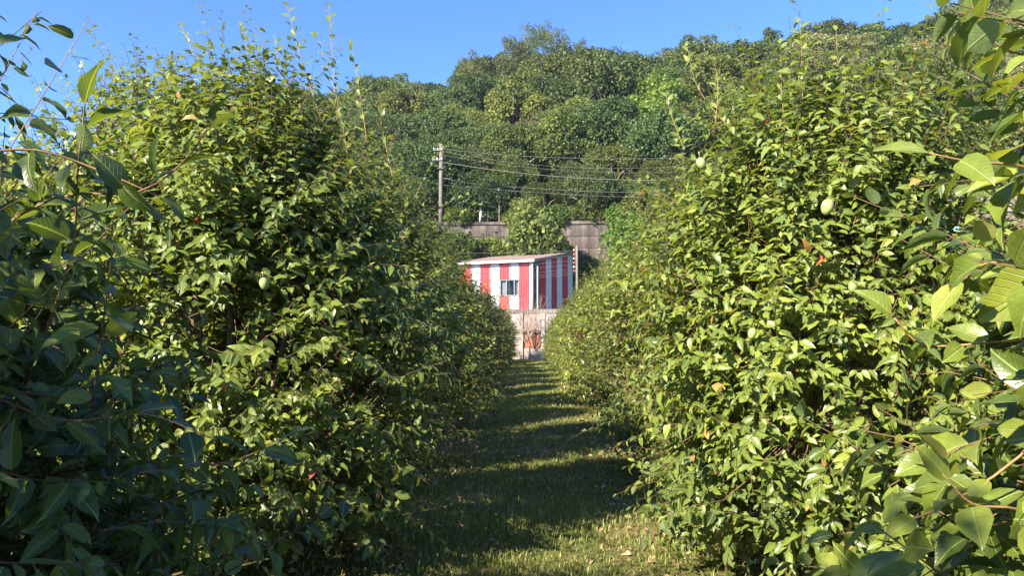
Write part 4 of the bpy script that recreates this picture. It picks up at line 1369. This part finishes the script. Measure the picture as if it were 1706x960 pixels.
n = 26000
xx = rgF.uniform(-14, 22, n); yy = rgF.uniform(52, 62.0, n)
zz = bank_z(xx, yy); yy2 = yy - np.interp(xx, [9, 30], [0, 14])
in_house = (xx > -7.5) & (xx < 5.5) & (yy2 < 59.6)
lump = noise3(np.stack([xx, yy2, zz], -1), 88, 2, 1.1)
hgt = 0.25 + 0.9 * np.clip(lump + 0.5, 0, 1.6)
P = np.stack([xx, yy2, zz + rgF.uniform(0, 1, n) * hgt], -1)
P = P[~in_house]; lump = lump[~in_house]; n = len(P)
A = nrm(rgF.normal(size=(n, 3)) + np.array([0, 0, 0.5])); nn = rgF.normal(0, 0.6, (n, 3)) + np.array([-0.2, -0.6, 0.6]); nn = nrm(nn - A * np.sum(nn * A, -1, keepdims=True))
LL = dict(p=P, a=A, n=nn, s=np.cross(A, nn), size=rgF.uniform(0.12, 0.34, n), t=np.clip(0.55 + 0.3 * lump + rgF.normal(0, 0.25, n), 0, 1), fold=rgF.uniform(0.5, 2, n), w=rgF.uniform(0.8, 1.9, n))
tag(link('bank_growth', leaves_mesh('bank_growth', LL, 'far', M['forest_lime'], False)), 'pale green grass and creepers covering the bank below the concrete wall', 'ground cover', kind='stuff')

n = 16000
xx = rgF.uniform(-30, 40, n)
yw = np.interp(xx, [p[0] for p in WALL_PTS], [p[1] for p in WALL_PTS])
zt_ = rgF.uniform(0, 1, n)
P = np.stack([xx, yw - rgF.uniform(0.1, 0.75, n) * (1.25 - zt_), 5.5 + zt_ * 5.0], -1)
bare = np.clip((xx - 1.5) / 1.5, 0, 1) * np.clip((9.5 - xx) / 2.0, 0, 1)
keep = noise3(P, 91, 2, 0.9) > (zt_ * 0.9 - 0.85 + bare * 1.6 + rgF.uniform(-0.2, 0.2, n))
P = P[keep]; n = len(P)
A = nrm(rgF.normal(size=(n, 3)) + np.array([0, 0, -0.6])); nn = rgF.normal(0, 0.5, (n, 3)) + np.array([0, -1.0, 0.5]); nn = nrm(nn - A * np.sum(nn * A, -1, keepdims=True))
LL = dict(p=P, a=A, n=nn, s=np.cross(A, nn), size=rgF.uniform(0.12, 0.32, n), t=np.clip(0.55 + rgF.normal(0, 0.28, n), 0, 1), fold=rgF.uniform(0.5, 2, n), w=rgF.uniform(0.9, 1.8, n))
tag(link('wall_creeper', leaves_mesh('wall_creeper', LL, 'far', M['forest_lime'], False)), 'yellowish green creeper hanging over the left stretch of the concrete wall', 'creeper', kind='stuff')

variant('shrub_a', 120, 'forest_mid', 1.7, Rr=2.1, Hc=1.9, n_lobes=30, per=200, face=0.20, lobe=(0.2, 0.4), lowest=-0.7)
variant('shrub_b', 121, 'forest_lime', 1.3, Rr=1.7, Hc=1.5, n_lobes=26, per=170, face=0.18, lobe=(0.2, 0.4), lowest=-0.7, airy=0.15)


def shrub(key, px, py_base, depth, sc, zs, label, group='shrubs on the bank below the wall', name='shrub'):
    p = at(px, py_base, depth)
    o = forest_tree(key, p[0], p[1], p[2], sc, zs, label, group, name)
    o['category'] = 'shrub'


shrub('shrub_a', 893, 436, 57.8, 1.28, 1.15, 'big round dark green shrub between the shed roof and the concrete wall')
shrub('shrub_b', 905, 378, 58.6, 0.85, 0.75, 'pale creamy green shrub topping the big round one')
shrub('shrub_b', 760, 425, 57, 1.2, 0.8, 'pale yellow green shrub at the left end of the bank, beside the left row')
shrub('shrub_b', 815, 425, 59, 1.1, 0.75, 'light green shrub on the bank above the left end of the shed roof')
shrub('shrub_b', 1055, 425, 54, 1.3, 1.1, 'yellow green shrub at the inner edge of the right row, before the concrete wall')
shrub('shrub_a', 700, 425, 58, 1.1, 0.9, 'green shrub on the bank behind the top of the left row')
for i, (px, pb_, d, sc) in enumerate([(765, 371, 63.2, 0.8), (875, 371, 63, 0.9), (925, 371, 63.2, 0.9), (985, 371, 63, 0.8), (1035, 370, 62, 0.9), (1080, 365, 60, 1.0)]):
    shrub('shrub_a' if i % 2 else 'shrub_b', px, pb_, d, sc, 0.9,
          ['light shrub at the foot of the tall pole', 'green shrub on the terrace right of the short white topped pole', 'pale shrub on the terrace above the big round shrub',
           'dark shrub in the hollow above the bare stretch of concrete wall', 'light shrub on the terrace at the right end of the bare wall', 'dark shrub where the terrace meets the right row'][i],
          'shrubs on the terrace above the wall')

# ------------------------------------------------------------------ banana plant
def banana(px, py, d, h, label, seed):
    rg = np.random.default_rng(seed)
    p = at(px, py, d)
    o = empty('banana_plant', p); tag(o, label, 'plant', 'banana plants on the terrace')
    b = MB(); b.tube([(0, 0, -0.3), (0.03, 0, h * 0.3), (0, 0, h * 0.55)], [0.14, 0.12, 0.08], 8); b.build('stem', M['fascia'], o, True)
    for k in range(8):
        a = 2 * PI * k / 8 + rg.uniform(-0.3, 0.3)
        vs, fs = [], []
        m_ = 9; Lf = h * rg.uniform(0.5, 0.7); el = rg.uniform(0.5, 1.2)
        for i in range(m_):
            t = i / (m_ - 1)
            r = Lf * t * math.cos(el) * 1.1; z = h * 0.55 + Lf * (math.sin(el) * t - 0.75 * t * t)
            wd = 0.24 * math.sin(PI * min(1, 0.08 + t * 0.95)) ** 0.6
            c = Vector((math.cos(a) * r, math.sin(a) * r, z)); sd = Vector((-math.sin(a), math.cos(a), 0)) * wd
            vs += [c - sd - Vector((0, 0, wd * 0.5)), c, c + sd - Vector((0, 0, wd * 0.5))]
        for i in range(m_ - 1):
            fs += [(i * 3, i * 3 + 1, i * 3 + 4, i * 3 + 3), (i * 3 + 1, i * 3 + 2, i * 3 + 5, i * 3 + 4)]
        v = np.array([tuple(q) for q in vs]); fl = np.array(fs).ravel()
        link('leaf', np_mesh('leaf', v, fl, np.full(len(fs), 4), M['banana'], tint=rg.uniform(0.2, 1, len(fs)), smooth=True), o)


banana(800, 372, 62.8, 2.6, 'banana plant with drooping pale green leaves left of the short white topped pole', 1)
banana(812, 372, 63.4, 2.1, 'smaller banana plant tucked behind the drooping one', 2)

# ------------------------------------------------------------------ striped shed
SH = Vector((0.16, 50.0, 0))
TH = math.radians(21.5)
shed = empty('metal_shed', (SH.x, SH.y, 0), -TH)      # local x runs left (negative) along the front, local y back
tag(shed, 'red and white striped metal shed with a sliding window at the end of the lane', 'shed')
ZB, ZF = 3.42, 6.72
SL = 0.165                                            # the roof rises to the back
LEN, WID = 8.4, 5.4


def ribbed(x0, x1, z0, z1, mat, name='wall_sheet', side=False, slope=0.0, rib=0.17):
    """a corrugated sheet in the shed's own axes"""
    b = MB()
    W_ = x1 - x0
    n_ = max(1, round(W_ / rib)); st = W_ / n_
    xs_, zs_ = [0.0], [0.0]
    for i in range(n_):
        a = i * st
        xs_ += [a + st * 0.3, a + st * 0.42, a + st * 0.72, a + st * 0.84]
        zs_ += [0.0, 0.028, 0.028, 0.0]
    xs_.append(W_); zs_.append(0.0)
    vs = []
    for x, h_ in zip(xs_, zs_):
        X = x0 + x
        zt = z1 + slope * X
        if side: vs += [(h_, X, z0), (h_, X, zt), (-0.03, X, z0), (-0.03, X, zt)]
        else: vs += [(X, -h_, z0), (X, -h_, zt), (X, 0.03, z0), (X, 0.03, zt)]
    fs = []
    for i in range(len(xs_) - 1):
        a, c = i * 4, i * 4 + 4
        fs += [(a, c, c + 1, a + 1), (a + 2, a + 3, c + 3, c + 2), (a + 1, c + 1, c + 3, a + 3), (a, a + 2, c + 2, c)]
    e = (len(xs_) - 1) * 4
    fs += [(0, 1, 3, 2), (e, e + 2, e + 3, e + 1)]
    b.add(vs, fs)
    return b.build(name, mat, shed)


# front, from the corner to the left: corner post, red, white, red, white, red, white ...
cuts = [-0.30, -1.06, -1.72, -2.52, -3.20, -3.98, -4.66, -5.40]
cols = ['red', 'white', 'red', 'white', 'red', 'white', 'red']
WX0, WX1, WZ0, WZ1 = -2.46, -1.02, 4.34, 5.46
for i, c in enumerate(cols):
    x1, x0 = cuts[i], cuts[i + 1]
    g = 0.012
    if x0 < WX1 and x1 > WX0:
        a0, a1 = x0 + g, x1 - g
        ribbed(a0, a1, ZB, WZ0 - 0.03, M['red2'] if c == 'red' and i == 2 else M[c])
        ribbed(a0, a1, WZ1 + 0.03, ZF, M[c])
        if a0 < WX0 - 0.05: ribbed(a0, WX0 - 0.02, WZ0 - 0.03, WZ1 + 0.03, M[c])
        if a1 > WX1 + 0.05: ribbed(WX1 + 0.02, a1, WZ0 - 0.03, WZ1 + 0.03, M[c])
    else:
        ribbed(x0 + g, x1 - g, ZB, ZF, M[c])
for i, c in enumerate(cuts[1:-1]):
    if WX0 < c < WX1:
        segs = [(ZB, WZ0 - 0.04), (WZ1 + 0.04, ZF)]
    else: segs = [(ZB, ZF)]
    for za, zb_ in segs:
        b = MB(); b.box(c - 0.045, c + 0.045, -0.045, -0.031, za, zb_); b.build('joint_strip', M['alu'], shed)
b = MB(); b.box(-0.30 + 0.012, 0.02, -0.04, 0.0, ZB, ZF); b.build('corner_trim', M['fascia'], shed)
b = MB(); b.tube([(-0.05, -0.12, ZB - 0.5), (-0.05, -0.12, ZF)], 0.05, 10); b.build('downpipe', M['white'], shed, True)
# right side wall, in shade: dark strip, then alternating
yc = [0.02, 1.24, 2.40, 3.52, 4.74, 5.89, 7.23, LEN]
sc_ = ['steel_dark', 'red', 'white', 'red', 'white', 'red', 'white']
for i, c in enumerate(sc_):
    ribbed(yc[i] + 0.01, yc[i + 1] - 0.01, ZB, ZF - 0.02, M[c], side=True, slope=SL)
# back and left walls
b = MB(); b.box(-WID, -0.032, LEN - 0.05, LEN - 0.01, ZB, ZF + SL * LEN - 0.05); b.build('back_wall', M['white'], shed)
b = MB()
b.add([(-WID, 0.03, ZB), (-WID, LEN - 0.06, ZB), (-WID, LEN - 0.06, ZF + SL * LEN - 0.05), (-WID, 0.03, ZF - 0.02), (-WID + 0.04, 0.03, ZB), (-WID + 0.04, LEN - 0.06, ZB), (-WID + 0.04, LEN - 0.06, ZF + SL * LEN - 0.05), (-WID + 0.04, 0.03, ZF - 0.02)],
      [(0, 3, 2, 1), (4, 5, 6, 7), (0, 1, 5, 4), (1, 2, 6, 5), (2, 3, 7, 6), (3, 0, 4, 7)])
b.build('left_wall', M['red'], shed)
b = MB(); b.box(-WID + 0.05, -0.05, 0.05, LEN - 0.1, ZB - 0.1, ZB + 0.02); b.build('floor_slab', M['plaster'], shed)
# steel posts just right of the corner
for yy_ in (0.28,):
    b = MB(); b.tube([(0.28, yy_ - 0.25, 1.6), (0.28, yy_ - 0.25, ZF - 0.35)], 0.045, 8); b.build('post', M['fascia'], shed, True)
    b = MB(); b.tube([(0.04, yy_ - 0.3, ZF - 0.1), (0.12, yy_ - 0.3, ZF - 0.28), (0.28, yy_ - 0.25, ZF - 0.5)], 0.04, 6); b.build('bracket', M['steel_dark'], shed, True)
# roof
b = MB()
ov = 0.35
x0, x1, y0, y1 = -WID - 0.3, 0.16, -ov, LEN + 0.25
nrib = 26
for i in range(nrib):
    xa = x0 + (x1 - x0) * i / nrib; xb = x0 + (x1 - x0) * (i + 1) / nrib; m1, m2 = xa + (xb - xa) * 0.35, xa + (xb - xa) * 0.65
    z0_, z1_ = ZF + SL * y0 + 0.10, ZF + SL * y1 + 0.10
    pr_ = [(xa, 0), (m1, 0), (m1 + 0.02, 0.04), (m2, 0.04), (xb, 0)]
    for (xp, hp), (xq, hq) in zip(pr_[:-1], pr_[1:]):
        b.add([(xp, y0, z0_ + hp), (xq, y0, z0_ + hq), (xq, y1, z1_ + hq), (xp, y1, z1_ + hp), (xp, y0, z0_ - 0.05), (xq, y0, z0_ - 0.05), (xq, y1, z1_ - 0.05), (xp, y1, z1_ - 0.05)],
              [(0, 1, 2, 3), (7, 6, 5, 4), (0, 4, 5, 1), (2, 6, 7, 3)])
b.build('roof', M['roof'], shed)
b = MB(); zf = ZF + SL * -ov
b.box(x0, x1 + 0.04, -ov - 0.05, -ov - 0.008, zf - 0.06, zf + 0.10); b.build('fascia', M['fascia'], shed)
b = MB()
b.add([(x1 + 0.004, -ov, zf - 0.1), (x1 + 0.05, -ov, zf - 0.1), (x1 + 0.05, y1, zf - 0.1 + SL * (y1 + ov)), (x1 + 0.004, y1, zf - 0.1 + SL * (y1 + ov)),
       (x1 + 0.004, -ov, zf + 0.12), (x1 + 0.05, -ov, zf + 0.12), (x1 + 0.05, y1, zf + 0.12 + SL * (y1 + ov)), (x1 + 0.004, y1, zf + 0.12 + SL * (y1 + ov))],
      [(0, 3, 2, 1), (4, 5, 6, 7), (0, 1, 5, 4), (1, 2, 6, 5), (2, 3, 7, 6), (3, 0, 4, 7)])
b.build('barge_board', M['roof'], shed)
# window
win = empty('window', (0, 0, 0)); win.parent = shed
wf = MB(); t_ = 0.055
wf.box(WX0, WX1, -0.07, 0.05, WZ0, WZ0 + t_); wf.box(WX0, WX1, -0.07, 0.05, WZ1 - t_, WZ1)
for xx_ in (WX0, WX0 + 0.46, WX1 - 0.40, WX1 - t_):
    wf.box(xx_, xx_ + t_, -0.066, 0.046, WZ0 + t_ + 0.002, WZ1 - t_ - 0.002)
wf.build('frame', M['alu'], win)
panes = [(WX0 + t_, WX0 + 0.46), (WX0 + 0.46 + t_, WX1 - 0.40), (WX1 - 0.40 + t_, WX1 - t_)]
for i, (a, c) in enumerate(panes):
    b = MB(); b.box(a, c, -0.012, -0.006, WZ0 + t_, WZ1 - t_); b.build('pane', M['glass'], win)
for (a, c) in [(WX0 + t_, WX0 + 0.40), (WX0 + 0.52, WX0 + 0.66), (WX1 - 0.36, WX1 - t_ - 0.02)]:
    vs, fs = [], []
    nn_ = 12
    for i in range(nn_ + 1):
        x = a + (c - a) * i / nn_; y = 0.12 + 0.03 * math.sin(i * 2.1)
        vs += [(x, y, WZ0 + 0.02), (x, y, WZ1)]
    for i in range(nn_): fs.append((i * 2, i * 2 + 2, i * 2 + 3, i * 2 + 1))
    b = MB(); b.add(vs, fs); b.build('curtain', M['curtain'], win)
b = MB(); b.box(WX0 - 0.1, WX1 + 0.1, 0.5, 0.53, WZ0 - 0.1, WZ1 + 0.1); b.build('room_shade_sheet', M['room_shade'], win)  # added dark sheet, painted as the unlit room behind the panes

# ------------------------------------------------------------------ plastered wall below the shed
bw = empty('block_wall', (0, 49.3, 0))
tag(bw, 'pinkish grey plastered block wall with an orange pierced panel, below the striped shed', 'wall')
b = MB(); b.box(-7, -0.55, 0, 0.24, 0, 3.1); b.box(-0.55, 0.62, 0.0, 0.24, 1.78, 3.1); b.box(-0.55, 0.62, 0.0, 0.24, 0, 0.78); b.box(0.62, 7, 0.0, 0.24, 0, 3.1); b.build('plaster_face', M['plaster'], bw)
b = MB(); b.box(-7, 7, -0.05, 0.36, 3.1, 3.38); b.build('ledge', M['terrace'], bw)
b = MB(); b.box(-7, 7, -0.045, -0.002, 1.80, 1.98); b.build('beam', M['terrace'], bw)
for x in (-3.2, -0.80, 0.66, 3.4):
    b = MB(); b.box(x, x + 0.24, -0.09, -0.003 if x > 5 else -0.048, 0, 3.1); b.build('pillar', M['plaster'], bw)
# orange pierced blocks: each block a ring with a cross
blk = MB(); bs = 0.195
blk.box(0, bs, 0, 0.10, 0, 0.03); blk.box(0, bs, 0, 0.10, bs - 0.03, bs); blk.box(0, 0.03, 0.001, 0.10, 0.03, bs - 0.03); blk.box(bs - 0.03, bs, 0.001, 0.10, 0.03, bs - 0.03)
Rm = Matrix.Translation((bs / 2, 0.01, bs / 2)) @ Matrix.Rotation(PI / 4, 4, 'Y')
blk.box(-0.085, 0.085, 0, 0.07, -0.015, 0.015, Rm); blk.box(-0.015, 0.015, 0.002, 0.07, -0.085, 0.085, Rm)
bm_ = blk.mesh('pierced_block', M['orange'])
for i in range(6):
    for k in range(5):
        q = link('pierced_block', bm_, bw); q.location = (-0.545 + i * 0.197, 0.05, 0.785 + k * 0.198)
b = MB(); b.box(-0.9, 1.0, 0.45, 0.5, 0.3, 2.2); b.build('rear_board', M['orange'], bw)
bare_tree('bare_shrub', (-0.35, 48.7, 1.2), 3.0, 15, 'dry leafless pinkish shrub climbing the wall below the shed corner', 'shrub', n0=12, spread=0.5, r=0.02, depth=3, kids=5)

# green post by the path end
b = MB(); b.tube([(-0.1, 48.2, -0.1), (-0.1, 48.2, 0.95)], 0.035, 8)
q = b.build('short_post', M['steel_dark'], None, True); tag(q, 'short dark post standing at the end of the lane before the plastered wall', 'post')

# ------------------------------------------------------------------ poles and wires
def pole(px, py_top, py_bot, d, r, label, name='utility_pole'):
    top, bot = at(px, py_top, d), at(px, py_bot, d)
    o = empty(name, (top[0], top[1], bot[2])); tag(o, label, 'pole', 'poles behind and beside the shed')
    hgt = top[2] - bot[2]
    b = MB(); b.tube([(0, 0, -1.0), (0, 0, hgt * 0.5), (0, 0, hgt)], [r * 1.15, r, r * 0.88], 14); b.build('shaft', M['pole'], o, True)
    return o, hgt, top


def insulator_bar(o, x0, x1, z, n_, mat):
    b = MB(); b.box(x0, x1, -0.24, -0.17, z - 0.04, z + 0.04); b.build('crossarm', M['alu'], o)
    for i in range(n_):
        x = x0 + 0.06 + i * (x1 - x0 - 0.12) / max(1, n_ - 1)
        b = MB(); b.tube([(x, -0.205, z + 0.042), (x, -0.205, z + 0.08), (x, -0.205, z + 0.10), (x, -0.205, z + 0.16), (x, -0.205, z + 0.19)], [0.03, 0.07, 0.045, 0.07, 0.03], 8)
        b.build('insulator', mat, o, True)


p1, h1, t1 = pole(735, 240, 372, 63.5, 0.17, 'tall weathered concrete pole on the terrace, left of centre, carrying most of the wires')
insulator_bar(p1, -0.65, 0.15, h1 - 0.55, 3, M['porcelain']); insulator_bar(p1, -0.75, 0.15, h1 - 1.4, 3, M['porcelain'])
b = MB(); b.box(-0.26, 0.26, -0.3, -0.17, h1 - 2.2, h1 - 2.1); b.build('band', M['steel_dark'], p1)
p2, h2, t2 = pole(832, 305, 372, 63.0, 0.075, 'slim short pole with a white insulator beside the banana plants')
b = MB(); b.tube([(0, -0.12, h2 - 0.75), (0, -0.12, h2 - 0.62), (0, -0.12, h2 - 0.52), (0, -0.12, h2 - 0.4)], [0.07, 0.12, 0.12, 0.06], 10); b.build('insulator', M['porcelain'], p2, True)
p3, h3, t3 = pole(961, 410, 520, 49.6, 0.085, 'short pole with a rack of insulators in front of the right side of the shed')
for k in range(6):
    z = h3 - 0.28 - k * 0.28
    b = MB(); b.box(-0.22, -0.07, -0.03, 0.03, z - 0.012, z + 0.012); b.build('bracket', M['alu'], p3)
    b = MB(); b.tube([(-0.2, 0, z - 0.06), (-0.2, 0, z - 0.03), (-0.2, 0, z), (-0.2, 0, z + 0.03), (-0.2, 0, z + 0.06)], [0.05, 0.06, 0.03, 0.06, 0.05], 8)
    b.build('insulator', M['red_porcelain'] if k % 2 else M['porcelain'], p3, True)
b = MB(); b.tube([(-0.13, 0, h3 - 0.1), (-0.13, 0, h3 - 1.8)], 0.014, 6); b.build('conduit', M['red_porcelain'], p3, True)


def wire(a, b_, sag, r, label, group='overhead wires'):
    a, b_ = Vector(a), Vector(b_)
    pts = []
    for i in range(17):
        t = i / 16
        p = a.lerp(b_, t); p.z -= sag * 4 * t * (1 - t); pts.append(p)
    b = MB(); b.tube(pts, r, 5)
    q = b.build('overhead_wire', M['wire'], None, True); tag(q, label, 'wire', group)


def W(px, py, d): return at(px, py, d)


wire(W(737, 270, 63.3), W(1150, 300, 58), 0.5, 0.019, 'thickest sagging cable from the tall pole towards the right row')
wire(W(737, 258, 63.3), W(1150, 286, 58), 0.6, 0.008, 'thin wire just above the thickest cable')
wire(W(737, 252, 63.3), W(1150, 276, 57), 0.7, 0.008, 'thin wire second above the thickest cable, crossing the forest')
wire(W(737, 248, 63.3), W(1150, 262, 57), 0.4, 0.010, 'topmost thin wire leaving the tall pole')
wire(W(737, 296, 63.3), W(832, 309, 63), 0.15, 0.014, 'short wire between the tall pole and the slim white topped pole')
wire(W(832, 309, 62.9), W(1180, 320, 58), 0.25, 0.012, 'pale wire running right from the slim white topped pole')
wire(W(737, 308, 63.3), W(1180, 331, 58), 0.25, 0.010, 'lowest thin wire over the terrace shrubs')
wire(W(728, 268, 63.3), W(560, 262, 60), 0.2, 0.014, 'thin wire leaving the tall pole to the left')
for k, (ya, yb, nm) in enumerate([(426, 418, 'highest'), (438, 426, 'second highest'), (448, 434, 'third highest'), (452, 441, 'middle'), (458, 448, 'third lowest'), (463, 452, 'second lowest'), (470, 457, 'lowest')]):
    wire(W(700, ya + (6 if k > 2 else -4), 47), W(959.5, yb, 49.5), 0.06 + 0.05 * (k % 3), 0.009, f'{nm} of the thin wires crossing the front of the striped shed', 'thin wires in front of the shed')

# ------------------------------------------------------------------ the air
def haze_box(density):
    m, nt, ns, L = mat_new('haze')
    v = N(ns, 'ShaderNodeVolumePrincipled'); v.inputs['Color'].default_value = (0.80, 0.88, 1.0, 1); v.inputs['Density'].default_value = density
    v.inputs['Anisotropy'].default_value = 0.2
    o = N(ns, 'ShaderNodeOutputMaterial'); L.new(v.outputs[0], o.inputs['Volume'])
    b = MB(); b.box(-950, 950, -950, 1850, -2.0, 76.0)
    tag(b.build('haze', m), 'thin pale air between the viewer and the hill', 'haze', kind='stuff')


haze_box(0.00022)
